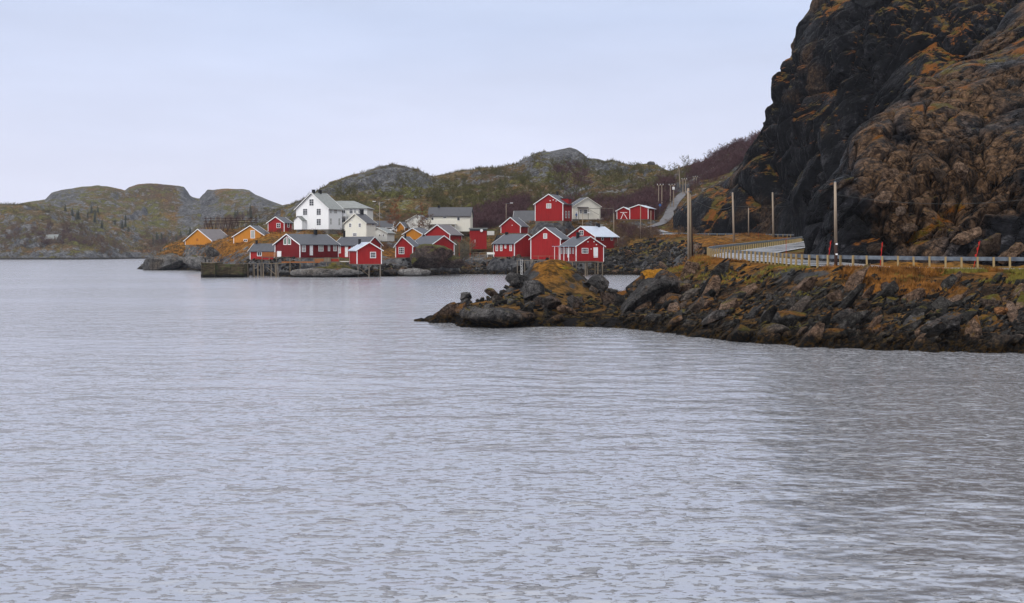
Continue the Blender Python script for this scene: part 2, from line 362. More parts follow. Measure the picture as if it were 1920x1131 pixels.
M['buttress'] = rock_mat('buttress_rock', (0.0010, 0.0010, 0.0012), (0.012, 0.012, 0.015), (0.14, 0.135, 0.140), (0.145, 0.085, 0.047), moss=(0.19, 0.065, 0.008), moss2=(0.075, 0.065, 0.009), mossamt=0.30, streak=0.9, spec=0.05, rp=(0.43, 0.54, 0.69), attr=True, rough=0.6, tide=0, scale=.8, lowb=.3)
M['mossrock'] = rock_mat('mossy_rock', (0.020, 0.019, 0.018), (0.07, 0.066, 0.06), (0.16, 0.15, 0.14), (0.17, 0.12, 0.08), moss=(0.42, 0.19, 0.02), moss2=(0.20, 0.17, 0.02), mossamt=0.95, streak=0, scale=1.6, objc=False, brownamt=.4)
M['grassrock'] = rock_mat('grassy_rock', (0.035, 0.026, 0.024), (0.10, 0.075, 0.065), (0.17, 0.14, 0.12), (0.15, 0.09, 0.07), moss=(0.16, 0.13, 0.05), moss2=(0.10, 0.10, 0.03), mossamt=0.85, streak=0.3, scale=.7)
M['rustrock'] = rock_mat('lichen_rock', (0.08, 0.03, 0.01), (0.26, 0.10, 0.03), (0.33, 0.16, 0.07), (0.3, 0.14, 0.06), mossamt=0.1, streak=0, scale=2)
M['rubble'] = rock_mat('brown_rubble', (0.035, 0.024, 0.018), (0.13, 0.085, 0.058), (0.25, 0.19, 0.15), (0.22, 0.14, 0.09), mossamt=0.2, streak=0.3, scale=1.8, objc=True, brownamt=.5, tide=0)
# ------------------------------------------------------------------ roads (centre lines: photograph column, distance, height)
def W(px, D, z): return Vector(((px-960)/F*D, D, z))
def smooth_path(pts, step=1.0):
    out = []
    n = len(pts)
    for i in range(n-1):
        p0, p1, p2, p3 = pts[max(i-1, 0)], pts[i], pts[i+1], pts[min(i+2, n-1)]
        k = max(2, int((p2-p1).length/step))
        for j in range(k):
            t = j/k
            out.append(0.5*((2*p1)+(p2-p0)*t+(2*p0-5*p1+4*p2-p3)*t*t+(3*p1-p0-3*p2+p3)*t**3))
    out.append(pts[-1]); return out
ROAD = smooth_path([Vector((95, 62, 3.9)), Vector((68, 69, 4.0)), Vector((50, 75.5, 4.1)), Vector((38, 79.0, 4.15)), W(1750, 81, 4.2), W(1600, 83.5, 4.3), W(1500, 94, 4.5), W(1420, 104, 4.7),
    W(1389, 112, 4.9), W(1404, 122, 5.15), W(1452, 142, 5.6), W(1500, 165, 6.2), W(1540, 195, 7.0), W(1535, 225, 7.7), W(1490, 250, 8.1), W(1400, 270, 8.5),
    W(1320, 284, 8.8), W(1260, 294, 9.3), W(1225, 305, 10.6), W(1195, 318, 12.0), W(1130, 330, 12.9), W(1070, 338, 13.2), W(1000, 350, 13.5)], 1.5)
HILLROAD = smooth_path([W(1215, 312, 11.5), W(1238, 318, 12.6), W(1252, 330, 14.8), W(1258, 345, 17.5), W(1268, 365, 20.8), W(1285, 390, 24.6), W(1310, 410, 26.5)], 1.5)
ROADW = 5.6
def arr(path): return np.array([[p.x, p.y, p.z] for p in path])
def near_path(X, Y, A):
    bd = np.full(len(X), 1e9); bz = np.zeros(len(X))
    for i in range(len(A)-1):
        ax, ay, az = A[i]; bx, by, bz_ = A[i+1]; dx, dy = bx-ax, by-ay; L = dx*dx+dy*dy+1e-9
        t = np.clip(((X-ax)*dx+(Y-ay)*dy)/L, 0, 1)
        d = (X-ax-t*dx)**2+(Y-ay-t*dy)**2
        m = d < bd; bd = np.where(m, d, bd); bz = np.where(m, az+t*(bz_-az), bz)
    return np.sqrt(bd), bz

# ------------------------------------------------------------------ the land: measured heights, column by column
COL = {
 -500: [(400,'w'),(660,'s'),(700,470),(760,400),(1000,350),(1300,400)],
 -250: [(400,'w'),(640,'w'),(690,'s'),(720,470),(770,420),(830,385),(1000,370),(1150,360),(1400,400)],
 0: [(330,'w'),(450,'w'),(640,'w'),(700,'s'),(718,478),(760,446),(800,410),(840,386),(1000,394),(1150,400),(1500,440)],
 60: [(330,'w'),(450,'w'),(640,'w'),(700,'s'),(722,474),(770,432),(820,396),(880,381),(1000,379),(1150,372),(1400,400)],
 100: [(330,'w'),(450,'w'),(640,'w'),(700,'s'),(728,467),(780,434),(820,408),(870,404),(980,392),(1090,358),(1350,390)],
 140: [(330,'w'),(450,'w'),(650,'w'),(702,'s'),(730,464),(780,432),(815,417),(870,414),(980,392),(1100,351),(1350,385)],
 185: [(330,'w'),(450,'w'),(660,'w'),(716,'s'),(740,469),(780,446),(820,436),(880,424),(980,396),(1100,349),(1350,380)],
 215: [(330,'w'),(450,'w'),(660,'w'),(730,'s'),(755,474),(800,458),(850,446),(930,420),(1030,380),(1110,351),(1350,385)],
 240: [(300,'w'),(336,'w'),(348,'w'),(450,'w'),(680,'w'),(745,'s'),(770,478),(830,464),(900,440),(1000,402),(1110,353),(1350,385)],
 262: [(300,'w'),(334,'s'),(343,498),(352,504),(362,'w'),(450,'w'),(700,'w'),(760,'s'),(790,478),(860,462),(930,440),(1030,390),(1120,347),(1350,380)],
 285: [(290,'w'),(318,'w'),(330,'s'),(337,491),(347,484),(358,496),(375,'w'),(520,'w'),(720,'w'),(775,'s'),(800,474),(870,460),(950,436),(1050,380),(1125,343),(1350,380)],
 310: [(280,'w'),(312,'w'),(324,'s'),(330,489),(338,475),(350,464),(370,466),(400,476),(520,482),(700,476),(800,470),(900,458),(1000,420),(1060,380),(1125,343),(1350,380)],
 345: [(280,'w'),(308,'w'),(318,'s'),(326,494),(333,478),(343,461),(360,454),(385,460),(430,468),(600,472),(800,462),(930,446),(1000,420),(1060,385),(1120,348),(1350,380)],
 360: [(240,'w'),(280,'w'),(305,'w'),(316,'s'),(325,492),(333,474),(343,459),(360,452),(390,455),(450,466),(800,460),(930,440),(1020,405),(1110,366),(1350,390)],
 373: [(236,'w'),(270,'w'),(297,'w'),(309,'s'),(318,492),(327,474),(337,459),(355,450),(375,440),(400,445),(500,458),(800,455),(930,436),(1010,415),(1110,378),(1350,395)],
 385: [(234,'w'),(262,'w'),(290,'w'),(302,'s'),(312,492),(320,474),(330,459),(350,448),(372,432),(400,436),(500,452),(800,448),(950,424),(1030,395),(1100,359),(1350,385)],
 420: [(234,'w'),(250,'w'),(272,'s'),(282,496),(294,480),(304,466),(315,457),(335,446),(365,431),(400,434),(500,446),(750,440),(900,418),(1000,395),(1090,354),(1350,380)],
 460: [(228,'w'),(244,'w'),(256,'s'),(266,494),(280,479),(295,462),(305,455),(330,440),(365,431),(400,432),(500,440),(750,432),(900,410),(1000,390),(1090,355),(1350,380)],
 500: [(228,'w'),(242,'w'),(251,'s'),(257,494),(266,484),(282,464),(297,446),(312,436),(335,433),(365,429),(400,428),(500,430),(750,420),(900,400),(1060,372),(1300,395)],
 535: [(224,'w'),(236,'w'),(241,'s'),(246,497),(250,487),(262,485),(275,466),(292,446),(308,434),(330,432),(350,428),(500,418),(650,402),(800,393),(1000,384),(1200,400)],
 570: [(220,'w'),(231,'w'),(237,'s'),(242,508),(248,497),(254,486),(270,482),(282,456),(296,434),(325,431),(350,425),(430,402),(520,382),(600,368),(700,384),(1000,400)],
 600: [(220,'w'),(231,'w'),(237,'s'),(242,506),(248,496),(254,485),(270,481),(282,456),(296,434),(325,431),(350,424),(430,395),(520,370),(600,347),(720,370),(1000,400)],
 650: [(220,'w'),(231,'w'),(237,'s'),(242,508),(249,498),(257,488),(270,482),(282,456),(296,440),(325,431),(350,424),(430,390),(520,358),(600,329),(720,350),(1000,390)],
 700: [(220,'w'),(233,'w'),(243,'s'),(251,508),(260,492),(272,480),(286,456),(298,444),(325,434),(350,426),(430,394),(520,350),(610,317),(720,340),(1000,390)],
 740: [(226,'w'),(238,'w'),(246,'s'),(252,506),(262,488),(274,482),(288,464),(302,446),(325,435),(350,426),(430,396),(520,345),(615,309),(720,330),(1000,390)],
 780: [(230,'w'),(242,'w'),(250,'s'),(257,503),(264,490),(276,483),(290,464),(305,445),(325,436),(350,427),(430,398),(530,352),(625,317),(720,340),(1000,390)],
 812: [(234,'w'),(248,'w'),(256,'s'),(262,500),(270,488),(280,482),(294,466),(310,444),(335,434),(360,422),(430,392),(540,354),(640,332),(750,360),(1000,400)],
 860: [(244,'w'),(256,'w'),(265,'s'),(272,500),(281,486),(292,478),(306,458),(325,438),(350,428),(380,412),(430,385),(540,345),(640,321),(750,350),(1000,400)],
 920: [(246,'w'),(258,'w'),(267,'s'),(274,500),(282,486),(292,474),(306,456),(325,434),(350,420),(380,402),(430,378),(540,336),(650,312),(770,340),(1000,400)],
 965: [(246,'w'),(258,'w'),(267,'s'),(274,500),(282,486),(292,470),(306,452),(322,428),(345,412),(380,396),(430,376),(540,335),(655,308),(770,340),(1000,400)],
 1010: [(244,'w'),(254,'w'),(262,'s'),(270,500),(280,487),(294,464),(306,440),(318,420),(335,412),(380,398),(430,378),(540,318),(650,285),(770,320),(1000,400)],
 1070: [(240,'w'),(252,'w'),(262,'s'),(270,500),(280,490),(294,464),(306,440),(318,417),(340,411),(380,400),(430,380),(540,318),(650,279),(770,320),(1000,400)],
 1100: [(200,'w'),(250,'w'),(262,'s'),(270,498),(280,482),(294,460),(308,436),(320,417),(345,411),(380,400),(430,380),(540,325),(655,293),(770,330),(1000,400)],
 1130: [(200,'w'),(252,'w'),(262,'s'),(268,495),(276,474),(290,456),(308,438),(322,415),(345,409),(380,398),(430,376),(540,330),(665,303),(770,340),(1000,400)],
 1160: [(200,'w'),(252,'w'),(262,'s'),(268,492),(276,466),(288,452),(300,443),(316,418),(345,408),(380,396),(430,376),(540,334),(680,303),(790,340),(1000,400)],
 1190: [(130,'w'),(250,'w'),(261,'s'),(267,492),(275,464),(284,446),(300,440),(314,420),(345,405),(380,390),(430,370),(540,325),(620,311),(760,340),(1000,400)],
 1220: [(130,'w'),(170,'w'),(240,'w'),(252,'s'),(262,490),(274,460),(282,446),(298,440),(312,420),(335,408),(370,388),(420,360),(480,335),(560,304),(640,330),(900,400)],
 1255: [(130,'w'),(170,'w'),(225,'w'),(238,'s'),(250,492),(264,464),(276,446),(296,438),(308,428),(330,405),(360,368),(400,345),(450,335),(540,317),(620,345),(900,400)],
 1290: [(131,512),(150,518),(170,522),(200,506),(225,487),(250,462),(266,446),(290,440),(310,425),(340,398),(380,356),(420,342),(460,325),(500,312),(600,345),(900,400)],
 1320: [(131,506),(150,508),(180,500),(210,482),(240,462),(262,446),(286,440),(310,420),(350,380),(400,340),(440,315),(490,300),(600,335),(900,400)],
 1360: [(122,492),(135,496),(160,490),(200,472),(235,457),(258,445),(284,440),(320,405),(360,360),(410,315),(470,291),(600,335),(900,400)],
 1400: [(128,486),(145,486),(175,473),(215,457),(250,446),(284,430),(330,380),(380,320),(430,283),(480,270),(600,320),(900,400)],
 1450: [(131,478),(160,468),(185,459),(215,453),(245,445),(280,420),(330,350),(400,280),(450,255),(600,320),(900,400)],
 1520: [(112,478),(140,466),(185,452),(215,449),(240,443),(300,360),(400,260),(500,240),(700,300)],
 1600: [(94,492),(110,480),(140,465),(190,452),(260,400),(400,250),(600,250)],
 1750: [(90,497),(110,470),(150,440),(260,300),(400,200),(600,200)],
 1920: [(88,500),(110,470),(150,440),(260,300),(400,200),(600,200)],
 2300: [(84,500),(110,470),(150,440),(260,300),(400,200),(600,200)],
}
NEAR = {
 640: [(60,'w'),(76,'w'),(90,'w'),(110,'w')], 700: [(60,'w'),(84,'w'),(100,'w'),(125,'w')],
 765: [(60,'w'),(76,'w'),(88,'w'),(91,'s'),(93,'w'),(100,'w'),(125,'w')],
 800: [(60,'w'),(76,'w'),(87,'w'),(90.5,'s'),(93,594),(96,'w'),(104,'w'),(125,'w')],
 835: [(60,'w'),(76,'w'),(85,'w'),(88.5,'s'),(92,590),(95,582),(100,'w'),(108,'w'),(125,'w')],
 860: [(60,'w'),(76,'w'),(80.5,'w'),(83,'s'),(87,594),(92,582),(97,572),(102,590),(108,'w'),(125,'w')],
 900: [(60,'w'),(76,'w'),(80.5,'w'),(82.5,'s'),(86,588),(92,578),(97,567),(102,576),(110,'w'),(125,'w')],
 940: [(60,'w'),(76,'w'),(80.5,'w'),(82.8,'s'),(86,586),(91,572),(97,556),(102,552),(107,570),(114,'w'),(125,'w')],
 975: [(60,'w'),(76,'w'),(80.5,'w'),(82.8,'s'),(86,588),(91,566),(96,545),(101,525),(108,535),(116,'w'),(135,'w')],
 1000: [(60,'w'),(76,'w'),(80.5,'w'),(82.8,'s'),(87,584),(91,560),(95,530),(100,503),(108,520),(117,'w'),(135,'w')],
 1035: [(60,'w'),(76,'w'),(80.8,'w'),(83,'s'),(87,588),(91,565),(95,532),(100,494),(107,500),(116,'w'),(135,'w')],
 1070: [(60,'w'),(76,'w'),(80.8,'w'),(83,'s'),(87,590),(91,572),(95,545),(100,505),(107,512),(116,'w'),(135,'w')],
 1100: [(60,'w'),(76,'w'),(80.6,'w'),(82.8,'s'),(87,592),(91,575),(95,552),(101,526),(108,535),(116,'w'),(135,'w')],
 1140: [(60,'w'),(76,'w'),(80,'w'),(82,'s'),(86,590),(91,572),(96,556),(101,547),(107,556),(114,'w'),(135,'w')],
 1175: [(60,'w'),(76,'w'),(79,'w'),(81,'s'),(85,592),(90,572),(96,556),(101,550),(107,556),(114,'w'),(135,'w')],
 1210: [(60,'w'),(74,'w'),(77,'w'),(79,'s'),(84,588),(90,560),(96,536),(101,522),(108,536),(116,'w'),(135,'w')],
 1250: [(60,'w'),(72,'w'),(75,'w'),(77,'s'),(82,588),(88,560),(96,530),(102,514),(108,512),(116,532),(135,'w'),(170,'w')],
 1290: [(56,'w'),(69,'w'),(72,'w'),(74.5,'s'),(80,584),(88,548),(96,520),(103,506),(112,503),(120,508)],
 1330: [(56,'w'),(67,'w'),(70,'w'),(72,'s'),(78,580),(86,545),(94,512),(99,495),(104,489),(112,490)],
 1370: [(56,'w'),(65,'w'),(68,'w'),(70,'s'),(76,580),(84,545),(92,512),(98,492),(102,487)],
 1430: [(56,'w'),(63,'w'),(66,'w'),(68,'s'),(74,585),(81,548),(88,515),(93,496),(96,491)],
 1500: [(54,'w'),(61,'w'),(64,'w'),(66.2,'s'),(71,592),(77,555),(83,520),(87,498),(89.5,493),(99,490)],
 1560: [(54,'w'),(60,'w'),(63,'w'),(65,'s'),(69,600),(73,560),(77,524),(80.5,502),(82,498)],
 1650: [(53,'w'),(59,'w'),(61.5,'w'),(63.6,'s'),(67,605),(71,562),(74.5,526),(77.5,506),(79,502)],
 1750: [(52,'w'),(58,'w'),(60.5,'w'),(62.5,'s'),(66,605),(70,562),(73.5,528),(76,510),(78,505)],
 1850: [(52,'w'),(57,'w'),(59.8,'w'),(61.8,'s'),(65,610),(69,565),(72.5,530),(74.6,513),(76.5,508)],
 1960: [(52,'w'),(56,'w'),(58.8,'w'),(60.8,'s'),(64,612),(68,567),(71.5,532),(73.6,515),(75.5,510)],
 2300: [(44,'w'),(52,'w'),(56,'w'),(58,'s'),(62,610),(66,560),(70,520),(74,508)],
}
cp = []; sv = []
for T in (COL, NEAR):
    for px, l in T.items():
        for D, y in l:
            if y == 'w': y = HY+(H+2.2)/D*F
            elif y == 's': y = HY+H/D*F
            cp.append((px/100.0, math.log(D)/0.1)); sv.append((HY-y)/100.0)
cp = np.array(cp); sv = np.array(sv)
for (D, px) in [(D, px) for D in (150, 200) for px in (-500, -200, 0, 200, 400, 600, 800, 1000)]+[(D, px) for D in (45, 90) for px in (-500, -200, 100, 400)]+[(42, 700), (42, 1000), (42, 1300)]:
    cp = np.vstack([cp, [px/100.0, math.log(D)/0.1]]); sv = np.append(sv, -(H+3.0)/D*F/100.0)
def kern(a, b):
    d2 = ((a[:, None, 0]-b[None, :, 0])*1.0)**2+(a[:, None, 1]-b[None, :, 1])**2
    return np.sqrt(d2+0.0016)
K = kern(cp, cp); n = len(cp)
A = np.zeros((n+1, n+1)); A[:n, :n] = K+np.eye(n)*-0.012; A[:n, n] = 1; A[n, :n] = 1
sol = np.linalg.solve(A, np.append(sv, 0)); wts, c0 = sol[:n], sol[n]
def base_h(X, Y):
    a = np.stack([(X/Y*F+960)/100.0, np.log(Y)/0.1], 1); o = np.empty(len(X))
    for i in range(0, len(X), 20000): o[i:i+20000] = kern(a[i:i+20000], cp)@wts+c0
    return H+o*100.0/F*Y
RA, HA = arr(ROAD), arr(HILLROAD)
PADS = []            # (x, y, radius, height): levelled ground under the houses
CREST = (np.linspace(-520, 2300, 280), None)
_D = np.exp(np.linspace(math.log(340), math.log(1300), 60)); _PX, _DD = np.meshgrid(CREST[0], _D)
CREST = (CREST[0], ((base_h(((_PX-960)/F*_DD).ravel(), _DD.ravel())-H)/_DD.ravel()*F).reshape(_PX.shape).max(0))
SKY = [(-520, 360), (-250, 372), (-60, 383), (0, 382), (30, 383), (60, 378), (85, 374), (96, 362), (115, 356), (135, 353), (155, 349), (185, 347.5), (205, 350), (228, 355), (234, 357), (242, 351), (258, 346), (275, 344), (290, 343), (312, 345), (335, 348), (345, 351), (351, 357), (356, 366), (361, 369), (368, 371), (374, 372), (380, 365), (388, 359), (405, 356), (430, 355), (455, 356), (468, 358), (478, 365), (492, 370), (510, 378), (530, 385), (552, 380), (575, 370), (600, 352), (625, 340), (655, 329), (685, 322), (705, 314), (725, 309), (742, 308), (760, 312), (785, 318), (800, 327), (812, 332), (835, 327), (860, 321), (885, 318), (905, 314), (930, 314), (955, 309), (970, 307), (980, 299), (1000, 288), (1012, 284), (1030, 283), (1050, 280), (1068, 278), (1082, 281), (1092, 287), (1103, 297), (1120, 299), (1135, 303), (1150, 301), (1163, 306), (1180, 311), (1200, 309), (1215, 307), (1232, 309), (1245, 317), (1256, 320), (1275, 315), (1295, 309), (1315, 303), (1335, 296), (1360, 290), (1385, 278), (1410, 272), (1432, 258), (1480, 240), (1560, 230), (2300, 200)]
def land_h(X, Y, detail=True):
    z = base_h(X, Y)
    px = X/Y*F+960
    s_ = (z-H)/Y*F; c_ = np.interp(px, CREST[0], CREST[1]); t_ = HY-np.interp(px, [k[0] for k in SKY], [k[1] for k in SKY])
    g_ = np.clip((s_-c_+45)/45, 0, 1); s_ = np.where(Y > 330, s_+(t_-c_)*g_*g_, s_); z = H+s_*Y/F
    if detail:
        p = np.stack([X, Y, np.zeros_like(X)], 1)
        far = np.clip((Y-330)/170, 0, 1); mid = np.clip((Y-210)/80, 0, 1)*(1-far*0.3); nr = np.clip((150-Y)/30, 0, 1)
        bill = np.abs(fbm(p/46.0, 3, 2)); bill2 = np.abs(fbm(p/17.0, 5, 3)); b3 = fbm(p/5.0, 9, 4); b4 = fbm(p/1.3, 19, 4)
        b5 = np.abs(fbm(p/np.array([30.0, 30.0, 1]), 33, 4))
        n_ = far*((bill-0.35)*2.6+(bill2-0.35)*1.9+b3*0.5+(b5-0.3)*1.4-np.clip(ridged(p/38.0, 63, 4)-0.42, 0, 1)*11.0-np.clip(ridged(p/np.array([13., 9., 1.]), 66, 3)-0.5, 0, 1)*2.6)+mid*((bill2-0.3)*1.1+b3*0.45)+nr*(b3*0.30+b4*0.12)+(1-nr)*b4*0.12*mid
        # ledges: rock benches on the far hills
        q = np.clip(z/2.5, 0, 1)
        sl_ = (z-H)/Y*F; cr_ = t_; q = q*np.where(Y > 330, np.clip((cr_-sl_)/12.0, .15, 1), 1)
        z = z+n_*q
        z = z+np.where(nr > 0, 0, -0.25)*(q < 1)*(q > 0)
    d, rz = near_path(X, Y, RA); t = np.clip((d-ROADW/2-0.9)/2.2, 0, 1); t = t*t*(3-2*t)
    z = np.where(d < 8, z*t+(rz-0.12)*(1-t), z)
    d, rz = near_path(X, Y, HA); t = np.clip((d-2.6)/2.5, 0, 1); t = t*t*(3-2*t)
    z = np.where(d < 8, z*t+(rz-0.12)*(1-t), z)
    for (hx, hy, r, hz) in PADS:
        dd = np.hypot(X-hx, Y-hy); t = np.clip((dd-r)/3.0, 0, 1)
        t = t*t*(3-2*t); z = np.where(dd < r+3, (hz-0.18)*(1-t)+z*t, z)
    return z
def ground(x, y): return float(land_h(np.array([x]), np.array([y]))[0])
def zs(pts):
    a = np.array(pts); return land_h(a[:, 0], a[:, 1])
# ------------------------------------------------------------------ terrain material
m, nt, b = new_mat('hillside')
geo = nt.nodes.new('ShaderNodeNewGeometry'); g = geo.outputs['Position']
sp = nt.nodes.new('ShaderNodeSeparateXYZ'); nt.links.new(geo.outputs['Normal'], sp.inputs[0])
def attr(nt, nm): a = nt.nodes.new('ShaderNodeAttribute'); a.attribute_name = nm; return a.outputs['Fac']
nA = noise_node(nt, g, 0.035, 6, 0.6); nB = noise_node(nt, g, 0.16, 7, 0.65); nC = noise_node(nt, g, 0.9, 6, 0.7); nD = noise_node(nt, g, 4.0, 5, 0.7)
grass = ramp_node(nt, mth(nt, 'ADD', mth(nt, 'MULTIPLY', nA, 0.5), mth(nt, 'MULTIPLY', nB, 0.5)),
    [(0.36, (0.040, 0.042, 0.012)), (0.43, (0.135, 0.130, 0.028)), (0.49, (0.075, 0.062, 0.024)), (0.55, (0.155, 0.092, 0.034)), (0.62, (0.165, 0.15, 0.045))])
gold = ramp_node(nt, mth(nt, 'ADD', mth(nt, 'MULTIPLY', nC, 0.5), mth(nt, 'MULTIPLY', nB, 0.5)),
    [(0.38, (0.055, 0.028, 0.010)), (0.47, (0.20, 0.085, 0.014)), (0.56, (0.37, 0.155, 0.020)), (0.66, (0.25, 0.125, 0.030))])
col = mixc(nt, attr(nt, 'gold'), grass, gold)
scr = mixc(nt, sstep(nt, nC, 0.42, 0.6), (0.030, 0.017, 0.015), (0.095, 0.055, 0.048))
col = mixc(nt, mth(nt, 'MULTIPLY', attr(nt, 'scrub'), sstep(nt, nB, 0.36, 0.56)), col, scr)
col = mixc(nt, sstep(nt, nC, 0.54, 0.40), col, mixc(nt, 0.65, col, (0.014, 0.012, 0.006)))
col = mixc(nt, mth(nt, 'MULTIPLY', sstep(nt, nD, 0.48, 0.3), 0.5), col, (0.012, 0.010, 0.006))
rk = ramp_node(nt, mth(nt, 'ADD', mth(nt, 'MULTIPLY', nB, 0.45), mth(nt, 'MULTIPLY', nC, 0.55)),
    [(0.36, (0.012, 0.012, 0.014)), (0.46, (0.050, 0.050, 0.055)), (0.55, (0.115, 0.115, 0.118)), (0.64, (0.24, 0.235, 0.215))])
rk = mixc(nt, mth(nt, 'MULTIPLY', attr(nt, 'dark'), 0.75), rk, (0.018, 0.017, 0.017))
rf = mth(nt, 'ADD', mth(nt, 'MULTIPLY', mth(nt, 'SUBTRACT', 0.90, sp.outputs[2]), 2.4), mth(nt, 'MULTIPLY', mth(nt, 'SUBTRACT', nB, 0.5), 2.6))
rf = mth(nt, 'ADD', rf, mth(nt, 'MULTIPLY', mth(nt, 'SUBTRACT', nC, 0.5), 1.0))
rf = mth(nt, 'ADD', rf, mth(nt, 'SUBTRACT', attr(nt, 'rocky'), 0.5))
col = mixc(nt, sstep(nt, rf, 0.0, 0.22), col, rk)
brn_gapshade = ramp_node(nt, mth(nt, 'ADD', mth(nt, 'MULTIPLY', nC, 0.5), mth(nt, 'MULTIPLY', nD, 0.5)), [(0.40, (0.006, 0.004, 0.003)), (0.52, (0.034, 0.020, 0.013)), (0.64, (0.11, 0.07, 0.045))])  # brown soil; near-black stops paint in the shade of gaps between boulders
col = mixc(nt, mth(nt, 'MULTIPLY', attr(nt, 'scree'), sstep(nt, nB, 0.62, 0.50)), col, brn_gapshade)
# weed and wet rock in the tidal zone
tz = mth(nt, 'ADD', sp2 if False else 0.0, 0.0)
sz = nt.nodes.new('ShaderNodeSeparateXYZ'); nt.links.new(g, sz.inputs[0])
tz = mth(nt, 'ADD', sz.outputs[2], mth(nt, 'MULTIPLY', nC, 0.9))
col = mixc(nt, sstep(nt, tz, 1.9, 0.95), col, mixc(nt, sstep(nt, nC, 0.5, 0.62), (0.007, 0.006, 0.006), (0.05, 0.032, 0.006)))
nt.links.new(col, b.inputs['Base Color']); b.inputs['Roughness'].default_value = 0.9; b.inputs['Specular IOR Level'].default_value = 0.06
hh = mth(nt, 'ADD', mth(nt, 'MULTIPLY', nB, 3.0), mth(nt, 'ADD', mth(nt, 'MULTIPLY', nC, 1.0), mth(nt, 'MULTIPLY', nD, 0.22)))
bump(nt, b, hh, 1.1); M['land'] = m

# ------------------------------------------------------------------ build the land sheet
def build_land():
    pxs = np.concatenate([np.linspace(-520, -20, 60), np.linspace(-10, 1560, 900), np.linspace(1565, 2300, 260)])
    Ds = np.concatenate([np.exp(np.linspace(math.log(42), math.log(130), 300)), np.exp(np.linspace(math.log(131), math.log(235), 90)),
                         np.exp(np.linspace(math.log(236), math.log(400), 210)), np.exp(np.linspace(math.log(402), math.log(1500), 230))])
    PX, DD = np.meshgrid(pxs, Ds); X = ((PX-960)/F*DD).ravel(); Y = DD.ravel()
    z = land_h(X, Y)
    z = np.maximum(z, -3.0)
    V = np.stack([X, Y, z], 1)
    o = grid_mesh('ground', V, len(Ds), len(pxs), M['land']); tag(o, kind='structure')
    o.data.flip_normals()
    px = PX.ravel(); p = np.stack([X, Y, z*0], 1)
    # gold grass: the headland, the slopes by the road, the near bank
    def blob(cx, cd, rx, rd): return np.exp(-((px-cx)/rx)**2-((np.log(Y/cd))/rd)**2)
    gold = 1.1*blob(330, 350, 60, 0.10)+1.2*blob(440, 300, 70, 0.12)+1.0*blob(430, 370, 70, 0.06)+0.9*blob(540, 300, 40, .05)+1.1*blob(1000, 300, 90, .05)+0.8*blob(980, 272, 120, .03)+\
        1.2*blob(740, 275, 35, .06)+blob(1320, 250, 120, .12)+blob(300, 800, 90, .12)+0.5*blob(1180, 270, 25, .06)+0.8*blob(1280, 330, 25, .1)
    gold += np.clip((130-Y)/20, 0, 1)*(0.35+.35*np.clip((z-2.6)/1.0, 0, 1))
    gold += 0.35*(fbm(p/60, 77, 3))*(Y > 330)-0.15*(Y>330)
    gold = np.clip(gold+fbm(p/9, 71, 3)*0.35, 0, 1)
    near = np.clip((135-Y)/15, 0, 1)
    rocky = 0.44+0*px
    rocky += 0.35*blob(300, 328, 60, .03)+0.35*blob(400, 318, 60, .03)
    rocky += np.clip((Y-500)/100, 0, 1)*0.10+0.45*blob(1050, 640, 70, .15)*1.0+0.35*blob(740, 600, 60, .1)+0.4*np.exp(-((z-2.0)/2.5)**2)*(Y > 200)-0.55*blob(400, 305, 90, .07)*np.clip((z-2.2)/1.2, 0, 1)-0.5*blob(320, 338, 60, .04)*np.clip((z-2.2)/1.2, 0, 1)
    rocky += near*-0.10
    rocky -= 0.25*blob(900, 400, 200, .12)
    rocky += .55*blob(352, 1080, 18, .1)+.5*blob(388, 1080, 16, .1)+.45*blob(500, 1020, 40, .12)+.4*blob(120, 1060, 40, .08)+.4*blob(655, 540, 90, .06)+.45*blob(745, 560, 60, .05)+.35*blob(1120, 600, 60, .08)-.3*blob(300, 1090, 40, .05)
    scree = near*np.clip((px-1180)/120, 0, 1)*np.clip((4.3-z)/1.3, .15, 1)*(0.9)
    dark = near*0.8+0.5*blob(1280, 260, 150, .1)
    scrub = 1.0*blob(925, 358, 55, .09)+1.0*blob(1195, 365, 80, .12)+1.1*blob(1370, 440, 70, .12)+.7*blob(1195, 292, 45, .04)+.8*blob(1075, 362, 90, .06)+.7*blob(780, 350, 70, .07)+.8*blob(120, 755, 130, .035)+.9*blob(370, 850, 110, .10)
    scrub += .8*np.clip(fbm(p/55, 81, 3)-.05, 0, 1)*(Y > 320)
    add_attr(o, 'scrub', np.clip(scrub*1.15, 0, 1)); add_attr(o, 'gold', gold); add_attr(o, 'rocky', rocky); add_attr(o, 'scree', scree); add_attr(o, 'dark', np.clip(dark, 0, 1))
    return o

